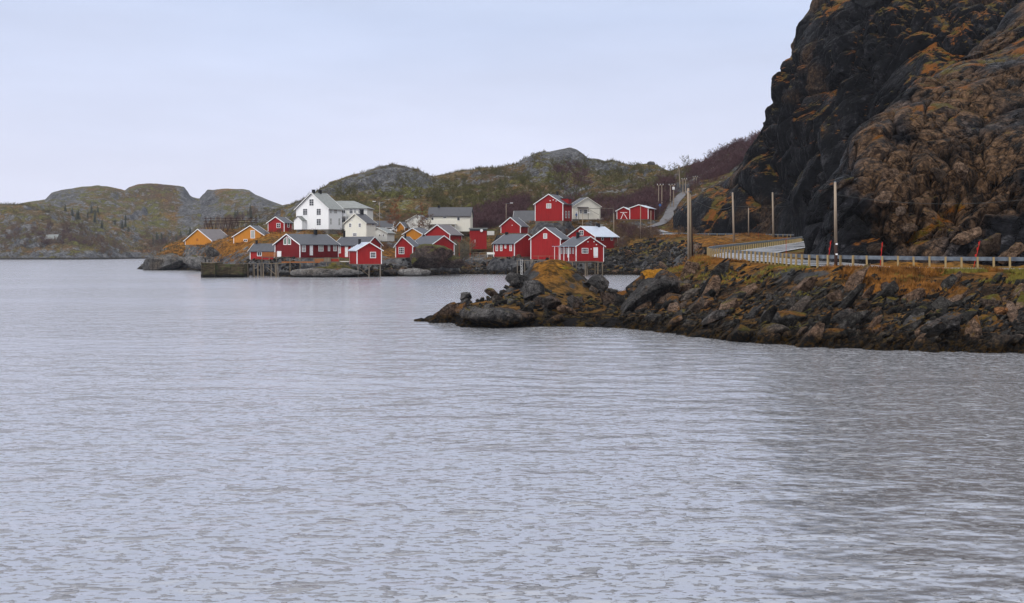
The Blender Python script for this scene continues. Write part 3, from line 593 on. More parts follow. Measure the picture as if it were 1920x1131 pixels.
# ------------------------------------------------------------------ cliffs
def loft(name, colpx, rows, nr, nc, disp, seed, kind='structure', mat='cliff', lf=5.0):
    """a rock wall drawn through measured points: rows[k] = list of (py, D) for each column, from the foot up"""
    R = len(rows); Cn = len(colpx)
    G = np.zeros((R, Cn, 3))
    for i, row in enumerate(rows):
        for j, e in enumerate(row):
            if len(e) == 3: px, py, D = e
            else: px, (py, D) = colpx[j], e
            v = P(px, py, D); G[i, j] = (v.x, v.y, v.z)
    def resample(Gm, n, axis):
        Gm = np.moveaxis(Gm, axis, 0); k = len(Gm)
        d = np.sqrt(((Gm[1:]-Gm[:-1])**2).sum(-1)).mean(1) if Gm.ndim == 3 else None
        cum = np.concatenate([[0], np.cumsum(d)]); t = np.linspace(0, cum[-1], n)
        out = np.zeros((n,)+Gm.shape[1:])
        idx = np.clip(np.searchsorted(cum, t, side='right')-1, 0, k-2)
        for q in range(n):
            i = idx[q]; u = (t[q]-cum[i])/(cum[i+1]-cum[i]+1e-9)
            p0, p1, p2, p3 = Gm[max(i-1, 0)], Gm[i], Gm[i+1], Gm[min(i+2, k-1)]
            cat = 0.5*((2*p1)+(p2-p0)*u+(2*p0-5*p1+4*p2-p3)*u*u+(3*p1-p0-3*p2+p3)*u**3)
            lin = p1+(p2-p1)*u
            out[q] = 0.45*cat+0.55*lin
        return np.moveaxis(out, 0, axis)
    S = resample(resample(G, nr, 0), nc, 1)
    du = np.gradient(S, axis=1); dv = np.gradient(S, axis=0); nrm = np.cross(du, dv)
    nrm /= np.linalg.norm(nrm, axis=-1, keepdims=True)+1e-9
    V = S.reshape(-1, 3); Nn = nrm.reshape(-1, 3)
    # normals towards the camera side
    if (Nn[:, 1].mean()) > 0: Nn = -Nn
    d = disp(V); up_ = (np.arange(nr)/(nr-1.0))[:, None]*np.ones((1, nc)); d = d*np.clip(up_.ravel()*9, .25, 1); lf_ = (np.arange(nc)/(nc-1.0))[None, :]*np.ones((nr, 1)); d = d*np.clip(lf_.ravel()*lf, .2, 1)
    Vn = V+Nn*d[:, None]
    o = grid_mesh(name, Vn, nr, nc, M[mat], smooth=False)
    o.data.update()
    c = Vn.reshape(nr, nc, 3); fn = np.cross(c[1, 1]-c[0, 1], c[0, 2]-c[0, 1])
    nn = np.array([p.normal[1] for p in o.data.polygons[:400]]).mean()
    if nn > 0: o.data.flip_normals()
    me = o.data; me.polygons.foreach_set('use_smooth', [False]*len(me.polygons))
    tag(o, kind=kind)
    return o, Vn
def rot_strata(V, ang, pitch=0.0):
    # photo strata climb to the upper right: work in a frame turned in the picture-facing plane
    c, s = math.cos(ang), math.sin(ang)
    x = V[:, 0]*c+V[:, 2]*s; z = -V[:, 0]*s+V[:, 2]*c
    return np.stack([x, V[:, 1], z], 1)
def cliff_disp(seed, big, fine=1.0, ang=0.75, S_=1.0, cf=1.0, cz=.6, mask=None):
    def f(V):
        Q = rot_strata(V, ang)
        wq = Q+np.stack([fbm(V/9, seed+60, 3), fbm(V/9, seed+61, 3), fbm(V/9, seed+62, 3)], 1)*.45
        a, ea = blocks(wq/(np.array([13.0, 10.0, 7.5])*S_), seed, 1.5)
        b_, eb = blocks(wq/(np.array([5.2, 3.8, 1.9])*S_), seed+10, 1.5)
        c_, ec = blocks(wq/(np.array([1.6, 1.4, cz])*S_), seed+20, 1.4)
        msk = np.clip(0.5+fbm(V/14, seed+5, 3)*1.1, 0, 1)
        msk = np.clip(0.42+fbm(V/np.array([16, 16, 11]), seed+5, 3)*1.5, 0, 1)
        if mask: msk = mask(V, msk)
        d = big*(a*8.0-np.exp(-ea*20)*1.3)+fbm(V/22, seed+30, 2)*1.5*big
        d += (b_*3.2-np.exp(-eb*22)*0.75)*(0.22+0.78*msk)*fine+cf*(c_*.9-np.exp(-ec*20)*0.16)*(0.2+0.8*msk)*fine
        d += fbm(V/1.2, seed+40, 4)*0.03+ridged(V/np.array([5.0, 5.0, 14.0]), seed+44, 3)*0.10
        return d
    return f
def quarry_mask(V, m):
    px = V[:, 0]/V[:, 1]*F+960; py = HY-(V[:, 2]-H)/V[:, 1]*F
    k = np.clip((px-1625)/60, 0, 1)*np.clip((py-270+(px-1700)*.25)/110, 0, 1)*(.55+.45*m)
    right = np.clip((px-1835)/50, 0, 1)*np.clip((py-380)/40, 0, 1)
    return np.clip(-.12+m*.30+k*1.05-right*.6, -.15, 1.1)
def build_cliffs():
    # far massif behind the bay
    cx = [1262, 1285, 1320, 1360, 1400, 1440, 1480, 1520, 1600, 1750, 2000, 2300]
    foot = [(448, 305), (449, 298), (449, 290), (450, 284), (451, 277), (452, 268), (453, 256), (455, 238), (456, 215), (456, 200), (458, 190), (460, 180)]
    r1 = [(425, 308), (418, 300), (415, 292), (412, 286), (405, 279), (400, 270), (395, 258), (390, 241), (380, 219), (370, 205), (360, 194), (350, 184)]
    r2 = [(404, 312), (390, 304), (382, 298), (376, 292), (345, 284), (325, 275), (315, 263), (300, 247), (280, 226), (260, 212), (240, 200), (230, 190)]
    r3 = [(395, 318), (378, 312), (361, 306), (349, 300), (305, 290), (270, 280), (238, 268), (205, 254), (160, 234), (120, 220), (80, 210), (60, 200)]
    r4 = [(396, 323), (377, 318), (357, 312), (343, 306), (298, 297), (228, 290), (160, 278), (95, 266), (30, 248), (8, 238), (5, 232), (5, 225)]
    r5 = [(1266, 397, 330), (1288, 378, 325), (1322, 355, 320), (1362, 340, 314), (1410, 285, 306), (1444, 216, 298), (1486, 122, 290), (1546, -10, 282), (1600, -28, 268), (1750, -35, 258), (2000, -35, 252), (2300, -35, 245)]
    r6 = [(1275, 415, 350), (1296, 400, 345), (1330, 380, 342), (1372, 370, 340), (1430, 330, 345), (1470, 260, 345), (1510, 170, 345), (1570, 60, 345), (1650, 10, 340), (1800, 10, 335), (2050, 10, 330), (2350, 10, 320)]
    o, V = loft('cliff', cx, [foot, r1, r2, r3, r4, r5, r6], 420, 420, cliff_disp(11, 0.9, 1.0, 0.9, 1.2, .9, 1.0), 11)
    V_ = V
    # ochre ledges climb along the skyline edge
    px = V_[:, 0]/V_[:, 1]*F+960
    add_attr(o, 'moss', np.clip(0.45*fbm(V_/12, 90, 3)-0.02, -0.4, 0.5)); add_attr(o, 'brown', np.clip(fbm(V_/14, 91, 3)*0.9-0.25, 0, 0.6))
    # near buttress above the road
    cx = [1500, 1503, 1530, 1560, 1600, 1665, 1720, 1800, 1870, 1940, 2060, 2400]
    foot = [(1515, 500, 112), (1502, 503, 101), (1530, 506, 96.5), (1560, 507, 93), (1600, 508, 90.5), (1665, 509, 88.6), (1720, 510, 87.6), (1800, 511, 86.6), (1870, 512, 85.8), (1940, 514, 85), (2080, 516, 82), (2450, 530, 74)]
    r1 = [(1516, 450, 113), (1503, 450, 102), (1530, 448, 98), (1560, 446, 95), (1600, 445, 93), (1665, 440, 91.5), (1720, 436, 91), (1800, 432, 90.5), (1870, 430, 90), (1940, 428, 89), (2080, 420, 87), (2450, 420, 80)]
    r2 = [(1517, 400, 114), (1504, 400, 103), (1530, 392, 99.5), (1560, 386, 97), (1600, 380, 96), (1665, 360, 96), (1720, 350, 96), (1800, 335, 96.5), (1870, 330, 96.5), (1940, 320, 96), (2080, 300, 94), (2450, 280, 88)]
    r3 = [(1520, 376, 115), (1507, 374, 104), (1532, 354, 101.5), (1560, 342, 100), (1600, 310, 100.5), (1665, 285, 102), (1720, 265, 103), (1800, 240, 105), (1870, 220, 106), (1940, 200, 106), (2080, 150, 104), (2450, 100, 98)]
    r4 = [(1525, 372, 117), (1510, 368, 106), (1533, 345, 104), (1560, 330, 103), (1598, 266, 105), (1665, 225, 108), (1720, 190, 111), (1800, 155, 115), (1870, 125, 118), (1940, 90, 119), (2080, 30, 117), (2450, 10, 110)]
    r5 = [(1530, 371, 119), (1512, 367, 109), (1534, 342, 107.5), (1561, 327, 107), (1600, 258, 110), (1666, 203, 116), (1722, 158, 121), (1802, 108, 128), (1872, 66, 133), (1942, 8, 135), (2090, -35, 132), (2480, -50, 125)]
    r6 = [(1536, 400, 124), (1520, 400, 116), (1540, 380, 116), (1568, 370, 116), (1610, 310, 120), (1680, 260, 128), (1740, 215, 134), (1820, 170, 142), (1890, 130, 148), (1960, 80, 150), (2110, 20, 146), (2500, 0, 140)]
    o, V = loft('rock_buttress', cx, [foot, r1, r2, r3, r4, r5, r6], 560, 640, cliff_disp(31, 0.30, 1.15, 0.80, 1.05, .55, .9, mask=quarry_mask), 31, mat='buttress', lf=14.0)
    px = V[:, 0]/V[:, 1]*F+960; py = HY-(V[:, 2]-H)/V[:, 1]*F
    br = np.clip((px-1560)/60, 0, 1)*np.exp(-((py-330-(1720-px)*0.15)/130)**2)*np.clip((1960-px)/80, 0.2, 1)
    cr_ = np.interp(px, [1503, 1560, 1600, 1665, 1720, 1800, 1870, 1920, 2100], [370, 330, 266, 205, 160, 110, 70, 25, -50])
    rim = np.exp(-((py-cr_-14)/20)**2)*np.clip((px-1560)/40, 0, 1)
    br = np.maximum(br*.85, rim*.6)+.26*np.clip((px-1590)/50, 0, 1)*np.exp(-((py-cr_-80)/90)**2)
    global ROCKWALL; ROCKWALL = (px, py, V[:, 1])
    br *= np.clip((px-1590)/50, 0, 1); br -= .8*np.clip((px-1835)/40, 0, 1)*np.clip((py-390)/30, 0, 1)
    add_attr(o, 'brown', np.clip(br+fbm(V/np.array([3.5, 3.5, 5]), 91, 3)*0.85*np.clip((px-1560)/50, 0, 1)-.08, 0, 1))
    # one long tongue of dead grass runs down a gully
    gx, gz = V[:, 0], V[:, 2]
    a = P(1722, 448, 90); c = P(1812, 385, 93); dx, dz = c.x-a.x, c.z-a.z; L = math.hypot(dx, dz)
    tt = ((gx-a.x)*dx+(gz-a.z)*dz)/L; nn = ((gz-a.z)*dx-(gx-a.x)*dz)/L
    ton = np.exp(-(nn/0.35)**2)*(tt > -0.3)*(tt < L+0.2)
    add_attr(o, 'moss', np.clip(0.35*fbm(V/6, 90, 3)-0.20+ton*1.4, -0.5, 1.2))
# ------------------------------------------------------------------ water
WATER_BUMP = 1.0
def water_mat():
    m, nt, b = new_mat('sea_water')
    geo = nt.nodes.new('ShaderNodeNewGeometry'); g = geo.outputs['Position']
    patch = noise_node(nt, g, 0.045, 3, 0.5, (0.22, 1, 1))
    pf = sstep(nt, patch, 0.40, 0.52)                       # ruffled areas against slicks
    nt.nodes.remove(b)
    def crest(sc, thr, k, sx=.6, det=2.5, ro=.6):          # sparse little wavelets on an almost flat sheet
        n_ = noise_node(nt, g, sc, det, ro, (sx, 1, 1)); return mth(nt, 'MULTIPLY', mth(nt, 'MAXIMUM', mth(nt, 'SUBTRACT', n_, thr), 0.0), k)
    hh = mth(nt, 'ADD', crest(3.6, .595, 1.2, .5), mth(nt, 'ADD', crest(1.3, .615, 1.5, .5), crest(7.5, .565, .42, .55)))
    hh = mth(nt, 'MULTIPLY', hh, mth(nt, 'MULTIPLY_ADD', pf, 0.95, 0.08))
    hh = mth(nt, 'ADD', hh, mth(nt, 'MULTIPLY', noise_node(nt, g, 0.5, 3, .55, (.7, 1, 1)), 0.16))
    bp = nt.nodes.new('ShaderNodeBump'); bp.inputs['Distance'].default_value = WATER_BUMP; nt.links.new(hh, bp.inputs['Height'])
    lw = nt.nodes.new('ShaderNodeLayerWeight'); lw.inputs['Blend'].default_value = 0.5; nt.links.new(bp.outputs[0], lw.inputs['Normal'])
    fc = ramp_node(nt, lw.outputs['Facing'], [(0.0, 0.03), (0.38, 0.06), (0.54, 0.16), (0.65, 0.56), (0.82, 0.66), (1.0, 0.76)])
    df = nt.nodes.new('ShaderNodeBsdfDiffuse'); df.inputs[0].default_value = (0.18, 0.183, 0.198, 1)
    gl = nt.nodes.new('ShaderNodeBsdfGlossy'); gl.inputs['Color'].default_value = (0.94, 0.92, 0.92, 1); gl.inputs['Roughness'].default_value = 0.17
    nt.links.new(bp.outputs[0], gl.inputs['Normal'])
    ms = nt.nodes.new('ShaderNodeMixShader'); nt.links.new(fc, ms.inputs[0]); nt.links.new(df.outputs[0], ms.inputs[1]); nt.links.new(gl.outputs[0], ms.inputs[2])
    nt.links.new(ms.outputs[0], nt.nodes['Material Output'].inputs[0])
    return m
M['water'] = water_mat()
def build_water():
    # rows crowd towards the shore the waves run to; one sheet out to the horizon
    inv = np.linspace(1/15.0, 1/420.0, 640); Ds = np.concatenate([[2.5, 5, 8, 11, 13.5], 1/inv, [480, 560, 680, 850, 1100, 1500, 2000]])
    pxs = np.concatenate([np.linspace(-9000, -200, 40), np.linspace(-150, 2070, 760), np.linspace(2120, 11000, 40)])
    PX, DD = np.meshgrid(pxs, Ds); X = ((PX-960)/F*DD).ravel(); Y = DD.ravel()
    pitch = np.gradient(Ds)[:, None]*np.ones((1, len(pxs))); pitch = pitch.ravel()
    latp = np.maximum((2920/F*Y)/760*1.0, 0.02)
    rnd = random.Random(4); z = np.zeros(len(X))
    # wind patches
    p = np.stack([X/46, Y/70, X*0], 1); ruff = np.clip(0.62+fbm(p, 8, 3)*0.75, 0.12, 1.15)
    p2 = np.stack([X/7, Y/5, X*0], 1); gust = np.clip(0.75+fbm(p2, 18, 3)*0.6, 0.2, 1.6)
    for k in range(34):
        lam = 0.34*(1.068**k); th = rnd.gauss(0.12, 0.60); kx, ky = math.sin(th)*2*PI/lam, math.cos(th)*2*PI/lam
        amp = 0.0018*lam**0.70*rnd.uniform(0.6, 1.3); ph = rnd.uniform(0, 6.28)
        fade = np.clip(1.6-pitch*4.2/lam, 0, 1)
        wob = 0.9*np.sin(X*kx*0.13+Y*ky*0.07+k)+0.7*np.sin(X*0.21/lam+k*2.1)
        s = np.sin(X*kx+Y*ky+ph+wob)
        z += amp*fade*(s+0.28*np.cos(2*(X*kx+Y*ky+ph+wob)))
    z *= ruff*gust
    V = np.stack([X, Y, z], 1)
    o = grid_mesh('water', V, len(Ds), len(pxs), M['water']); o.data.flip_normals(); tag(o, kind='structure')
# ------------------------------------------------------------------ houses
class House:
    """A, B: gable corners (photograph columns), Cc: far end of the visible long side; theta: turn away from the picture plane"""
    def __init__(s, name, label, A, B, Cc, D, yb, ye, yp, theta, wall, roof, side='R', group=None, cat='house', found=2.5, foundmat='concrete', over=0.35,
                 trim='trim', sidewall=None, ridge_off=0.0, boards=True, pad=True, L=None, rt=0.14):
        th = math.radians(theta); f = lambda px: (px-960)/F
        near = B if side == 'R' else A
        s.near = Vector((f(near)*D, D))
        s.gx = Vector((math.cos(th), -math.sin(th))) if side == 'R' else Vector((math.cos(th), math.sin(th)))
        s.dy = Vector((math.sin(th), math.cos(th))) if side == 'R' else Vector((-math.sin(th), math.cos(th)))
        if side == 'R': s.w = -s.hit(s.near, s.gx, A)
        else: s.w = s.hit(s.near, s.gx, B)
        s.L = L if L else s.hit(s.near, s.dy, Cc)
        s.side = side
        s.z0 = H+(HY-yb)/F*D; s.ze = H+(HY-ye)/F*D-s.z0
        A3 = s.near-s.gx*s.w if side == 'R' else s.near
        s.A3 = A3
        cg = A3+s.gx*(s.w/2+ridge_off); s.zr = H+(HY-yp)/F*cg.y-s.z0
        ctr = A3+s.gx*(s.w/2)+s.dy*(s.L/2)
        yaw = -th if side == 'R' else th
        s.root = empty(name, (ctr.x, ctr.y, s.z0), yaw); tag(s.root, label, cat, group)
        w2, L2 = s.w/2, s.L/2; s.w2, s.L2 = w2, L2
        ro = ridge_off; ze, zr = s.ze, s.zr
        # walls: one closed shell
        vs = []
        for y in (-L2, L2): vs += [(-w2, y, 0), (w2, y, 0), (w2, y, ze), (ro, y, zr-0.02), (-w2, y, ze)]
        fs = [(0,1,2,3,4), (9,8,7,6,5), (1,6,7,2), (5,0,4,9), (0,5,6,1)]
        s.wallmat = wall
        poly_mesh('wall', vs, fs, M[wall], s.root)
        # roof: two slabs meeting at the ridge, thick, overhanging
        m = MB(); t = rt; og = over*0.9
        for sg, wx in ((-1, -w2), (1, w2)):
            dx = wx-ro; sl = (ze-zr)/dx; ex = wx+sg*over; ez = zr+sl*(ex-ro)
            q = [(ro, zr+0.03), (ex, ez+0.03), (ex, ez+0.03+t), (ro, zr+0.03+t)]
            v = [(a, -L2-og, c) for a, c in q]+[(a, L2+og, c) for a, c in q]
            f_ = [(0,1,2,3), (7,6,5,4), (0,4,5,1), (1,5,6,2), (2,6,7,3)]
            if sg < 0: f_ = [tuple(reversed(x)) for x in f_]
            m.add(v, f_)
        s.roof = m.build('roof', M[roof], s.root)
        if boards:
            for y, o_ in ((-L2-og, -1), (L2+og, 1)):
                for sg, wx in ((-1, -w2), (1, w2)):
                    sl = (ze-zr)/(wx-ro); ex = wx+sg*(over+0.02); ez = zr+sl*(ex-ro)
                    m = MB(); h = 0.20; y0, y1 = (y-0.05, y-0.003) if o_ < 0 else (y+0.003, y+0.05)
                    q = [(ro, zr+0.06+t-h), (ex, ez+0.06+t-h), (ex, ez+0.06+t), (ro, zr+0.06+t)]
                    f_ = [(0,1,2,3), (7,6,5,4), (0,4,5,1), (1,5,6,2), (2,6,7,3), (3,7,4,0)]
                    m.add([(a, y0, c) for a, c in q]+[(a, y1, c) for a, c in q], f_)
                    m.build('bargeboard', M[trim], s.root)
            sx = 1 if side == 'R' else -1
            for (cx, cy) in ((-w2, -L2), (w2, -L2), (sx*w2, L2)):
                m = MB(); k = 0.13; e = 0.03
                x0, x1 = (cx-e, cx+k) if cx < 0 else (cx-k, cx+e); y0, y1 = (cy-e, cy+k) if cy < 0 else (cy-k, cy+e)
                m.box(x0, x1, y0, y1, 0.02, ze-0.02); m.build('corner_board', M[trim], s.root)
        if found:
            MB().box(-w2+0.06, w2-0.06, -L2+0.06, L2-0.06, -found, -0.004).build('foundation', M[foundmat], s.root)
        if pad:
            for t_ in np.linspace(-L2+min(w2, L2), L2-min(w2, L2), 3 if L2 > w2 else 1):
                c_ = ctr+s.dy*float(t_); PADS.append((c_.x, c_.y, min(w2, L2)*1.15, s.z0))
    def hit(s, o, d, px):
        a = (px-960)/F; return (a*o.y-o.x)/(d.x-a*d.y)
    def face(s, face, px):
        """local coordinate along a face (g: gable, s: visible long side, r: ridge line) and depth, for a photograph column"""
        if face == 'g': o, d = s.A3, s.gx
        elif face == 's': o, d = (s.near, s.dy)
        else: o, d = s.A3+s.gx*(s.w/2), s.dy
        t = s.hit(o, d, px); return t, (o+d*t).y
    def zat(s, y, D): return H+(HY-y)/F*D-s.z0
    def fbox(s, m, face, u0, u1, z0, z1, d0, d1):
        if face == 'g': m.box(u0-s.w2, u1-s.w2, -s.L2-d1, -s.L2-d0, z0, z1)
        else:
            if s.side == 'R': m.box(s.w2+d0, s.w2+d1, u0-s.L2, u1-s.L2, z0, z1)
            else: m.box(-s.w2-d1, -s.w2-d0, u0-s.L2, u1-s.L2, z0, z1)
    def window(s, face, px, y0, y1, wpx, nx=2, nz=2, glass='glass', frame='trim', fw=0.11, label=None):
        u0, D0 = s.face(face, px-wpx/2); u1, D1 = s.face(face, px+wpx/2); u0, u1 = min(u0, u1), max(u0, u1); D = (D0+D1)/2
        z1, z0 = s.zat(y0, D), s.zat(y1, D); lim = s.w if face == 'g' else s.L
        u0, u1 = max(u0, 0.05), min(u1, lim-0.05)
        m = MB()
        s.fbox(m, face, u0, u0+fw, z0, z1, 0.0, 0.07); s.fbox(m, face, u1-fw, u1, z0, z1, 0.0, 0.07)
        s.fbox(m, face, u0+fw, u1-fw, z0, z0+fw, 0.0, 0.072); s.fbox(m, face, u0+fw, u1-fw, z1-fw, z1, 0.0, 0.072)
        mw = 0.05
        for i in range(1, nx):
            u = u0+(u1-u0)*i/nx; s.fbox(m, face, u-mw/2, u+mw/2, z0+fw, z1-fw, 0.0, 0.055)
        for i in range(1, nz):
            z = z0+(z1-z0)*i/nz; s.fbox(m, face, u0+fw, u1-fw, z-mw/2, z+mw/2, 0.0, 0.050)
        w_ = m.build('window', M[frame], s.root)
        if label: w_['label'] = label
        p = MB(); s.fbox(p, face, u0+fw*0.5, u1-fw*0.5, z0+fw*0.5, z1-fw*0.5, 0.004, 0.025); p.build('pane', M[glass], w_)
        return w_
    def plate(s, name, face, px, y0, y1, wpx, mat, d=0.06, d0=0.0, label=None):
        u0, D0 = s.face(face, px-wpx/2); u1, D1 = s.face(face, px+wpx/2); u0, u1 = min(u0, u1), max(u0, u1); D = (D0+D1)/2
        m = MB(); s.fbox(m, face, u0, u1, s.zat(y1, D), s.zat(y0, D), d0, d); o = m.build(name, M[mat], s.root)
        if label: o['label'] = label
        return o
    def door(s, face, px, y0, y1, wpx, mat='trim', label=None, handle=True):
        u0, D0 = s.face(face, px-wpx/2); u1, D1 = s.face(face, px+wpx/2); u0, u1 = min(u0, u1), max(u0, u1); D = (D0+D1)/2
        z1, z0 = s.zat(y0, D), s.zat(y1, D)
        m = MB(); s.fbox(m, face, u0, u0+.09, z0, z1, 0, .08); s.fbox(m, face, u1-.09, u1, z0, z1, 0, .08); s.fbox(m, face, u0+.09, u1-.09, z1-.09, z1, 0, .082)
        s.fbox(m, face, u0+.09, u1-.09, z0, z1-.09, 0, .045); o = m.build('door', M[mat], s.root)
        if label: o['label'] = label
        if handle:
            h = MB(); s.fbox(h, face, u1-.24, u1-.14, z0+1.0, z0+1.05, .045, .10); h.build('handle', M['black'], o)
        return o
    def chimney(s, px, y0, y1, wpx, mat='black', off=0.0):
        t, D = s.face('r', px); t = max(0.5, min(s.L-0.5, t)); w_ = wpx/F*D/2; x = off
        z1 = s.zat(y0, D); zb = s.zr-0.9 if off == 0 else s.zr-abs(off)*(s.zr-s.ze)/s.w2-0.6
        y = t-s.L2; m = MB().box(x-w_, x+w_, y-w_, y+w_, zb, z1); o = m.build('chimney', M[mat], s.root)
        MB().box(x-w_*1.25, x+w_*1.25, y-w_*1.25, y+w_*1.25, z1, z1+0.1).build('cap', M[mat], o)
    def lamp(s, face, px, y, mat='trim', wp=1.6):
        return s.plate('wall_lamp', face, px, y-wp/2, y+wp/2, wp, mat, 0.18, 0.0)
Hs = {}
def build_houses():
    G1 = 'red wooden cabins of the village'
    h = House('yellow_boathouse', 'ochre yellow wooden house with brown slate roof, leftmost on the headland above the golden grass', 347, 397.6, 436, 330, 459, 451.5, 430.5, 33, 'yellow', 'roofbrown')
    h.plate('hatch', 'g', 370, 447.5, 452, 3.6, 'woodorange'); Hs['y1'] = h
    h = House('yellow_boathouse', 'ochre yellow house with tall white framed gable window, right of the other yellow headland house', 438, 499, 512, 305, 459, 444, 424, 24, 'yellow', 'roof', ridge_off=0.3)
    h.window('g', 474, 432, 447, 8, 1, 1, 'curtain'); h.window('g', 460.5, 448.5, 453.5, 7, 2, 1); h.chimney(491, 424, 429, 4, 'black'); Hs['y2'] = h
    h = House('red_cabin', 'small red cabin high on bare rock just left of the big white house', 502.5, 533, 548, 312, 436.5, 418, 407.5, 30, 'red', 'roof', foundmat='concrete')
    h.window('g', 522.3, 418.5, 427.5, 7.5, 2, 2); h.window('s', 540.5, 418.5, 426.5, 4, 1, 2); Hs['r3'] = h
    # low annex left of the dark red house: its eaves face us
    h = House('red_annex', 'low red lean-to cabin with plank balcony, at the left end of the dark red house', 514.5, 532, 468.8, 254, 487, 470, 458, 62, 'red', 'roof', side='L', found=3.2, foundmat='woodgrey')
    h.window('s', 486.6, 472, 480.5, 8.5, 2, 1); h.chimney(473.5, 451.5, 461, 3.2)
    # big dark red house
    h5 = h = House('dark_red_house', 'long dark red house with two slanted gable windows and a charcoal roof behind the pier', 515.5, 562.5, 634.5, 247, 483, 458.5, 440, 38, 'darkred', 'roof', found=2.0, foundmat='woodgrey')
    h.chimney(591.5, 431.5, 441, 5)
    for px, w_, y0, y1, n in ((569.4, 7, 460, 472.5, 2), (601.6, 9, 459, 471.5, 2), (616.7, 3.6, 459, 471, 1), (628, 6.3, 459, 471, 2)):
        h.window('s', px, y0, y1, w_, n, 2, 'curtain')
    h.door('s', 583.5, 459, 479, 5.6, 'trim'); h.door('g', 523.8, 471, 483, 7.5, 'trim', handle=False)
    for sx_ in (-1, 1):          # slanted windows either side of the ridge line
        cx = h.w/2+sx_*0.15; u0, D = cx, h.near.y; uw = 1.02; zt, zb = h.zat(443.3, D+1), h.zat(459, D+1)
        y = -h.L2
        def pent(ins, d):
            a = cx-h.w2+sx_*ins; c = cx-h.w2+sx_*(uw-ins)
            return [(a, y-d, zb+ins), (c, y-d, zb+ins), (c, y-d, zb+(zt-zb)*0.66-ins*0.6), (a, y-d, zt-ins)]
        O, I = pent(0, .06), pent(.13, .06); O2, I2 = pent(0, 0), pent(.13, 0)
        fs = [(k, (k+1) % 4, 4+(k+1) % 4, 4+k) for k in range(4)]+[(k, 8+k, 8+(k+1) % 4, (k+1) % 4) for k in range(4)]+[(4+k, 4+(k+1) % 4, 12+(k+1) % 4, 12+k) for k in range(4)]
        wn = poly_mesh('window', O+I+O2+I2, fs, M['trim'], h.root)
        pp = pent(.08, .03)+pent(.08, .004); poly_mesh('pane', pp, [(0,1,2,3), (7,6,5,4), (0,4,5,1), (1,5,6,2), (2,6,7,3), (3,7,4,0)], M['greenglass'], wn)
    # connecting house, eaves to us, gable to the right
    h6 = h = House('red_house', 'red house with tall thin stovepipe, between the dark red house and the stilt cabin', 687.5, 714.5, 628, 262, 484, 459.5, 445, 52, 'red', 'roof', side='L', foundmat='woodgrey')
    h.chimney(645.5, 433.5, 447, 3.0); h.window('s', 637.5, 462, 475, 3.5, 1, 2, 'curtain'); h.door('s', 650, 462, 482, 5.5); h.window('s', 660.5, 461, 470, 4, 1, 2)
    # cabin on stilts
    h7 = h = House('stilt_cabin', 'red cabin standing on timber stilts over the water with one white six-pane window', 669, 715.6, 655.2, 240, 495.2, 469.5, 455.4, 17, 'red', 'roofmetal', side='L', found=0, pad=False)
    h.window('g', 699.4, 472.5, 484, 11, 3, 2); h.chimney(679.5, 449.5, 457.5, 4.4, 'black', off=-0.6)
    z_w = -h.z0-0.6
    for u, v in ((0.3, 0.2), (h.w*0.5, 0.2), (h.w-0.25, 0.2), (0.3, h.L-0.3), (h.w-0.3, h.L-0.3), (h.w*.5, h.L-.4)):
        m = MB(); m.tube([(u-h.w2, v-h.L2, z_w), (u-h.w2, v-h.L2, -0.2)], 0.15, 8); m.build('stilt', M['woodgrey'], h.root)
    for a, c in (((0.3, -2.4), (h.w*.5, -0.5)), ((0.3, -0.5), (h.w*.5, -2.4))):
        m = MB(); m.beam((a[0]-h.w2, -h.L2+.33, a[1]), (c[0]-h.w2, -h.L2+.33, c[1]), .09); m.build('brace', M['wood'], h.root)
    MB().box(-h.w2, h.w2, -h.L2, h.L2, -0.2, -0.01).build('floor_frame', M['woodgrey'], h.root)
    # the big white house
    h8 = h = House('white_guesthouse', 'big white three-storey house with grey roof and two dark chimneys, tallest in the village', 555.5, 616, 641, 296, 430, 391, 362.5, 32, 'white', 'roofgreen', found=2.4, over=0.45)
    for px, y0, y1 in ((584.3, 373, 386.5), (572.3, 391, 404), (597.8, 391, 404), (597.8, 410, 423)): h.window('g', px, y0, y1, 9, 2, 3, 'glass', 'white' if False else 'trim', 0.12)
    h.plate('basement_window', 'g', 597.5, 431, 435.5, 7, 'curtain', 0.06)
    for px in (588, 600): h.chimney(px, 356.5 if px < 590 else 357.5, 366, 4.6)
    for px, y0, y1, w_ in ((620, 391.5, 401, 4), (620, 409, 422, 4), (629, 392, 401, 6), (636, 409, 423, 4)): h.window('s', px, y0, y1, w_, 2, 2, 'curtain')
    # porch on the gable: a gabled entrance box
    u0, _ = h.face('g', 558.5); u1, _ = h.face('g', 573.8); D = h.near.y+1.5; zp, ze_ = h.zat(405.5, D), h.zat(413, D); a, c = u0-h.w2, u1-h.w2; y = -h.L2; mid = (a+c)/2
    vs = [(a, y-1.5, 0), (c, y-1.5, 0), (c, y-1.5, ze_), (mid, y-1.5, zp), (a, y-1.5, ze_)]+[(a, y-.004, 0), (c, y-.004, 0), (c, y-.004, ze_), (mid, y-.004, zp), (a, y-.004, ze_)]
    po = poly_mesh('porch', vs, [(0,1,2,3,4), (1,6,7,2), (5,0,4,9)], M['white'], h.root)
    m = MB()
    for sg, ex in ((-1, a-.25), (1, c+.25)):
        ez = ze_-(zp-ze_)/(mid-a)*.25; q = [(mid, zp+.02), (ex, ez+.02), (ex, ez+.14), (mid, zp+.14)]; v = [(x_, y-1.75, z_) for x_, z_ in q]+[(x_, y-.01, z_) for x_, z_ in q]
        f_ = [(0,1,2,3), (7,6,5,4), (0,4,5,1), (1,5,6,2), (2,6,7,3)]; m.add(v, f_ if sg > 0 else [tuple(reversed(t)) for t in f_])
    m.build('porch_roof', M['roofgreen'], po)
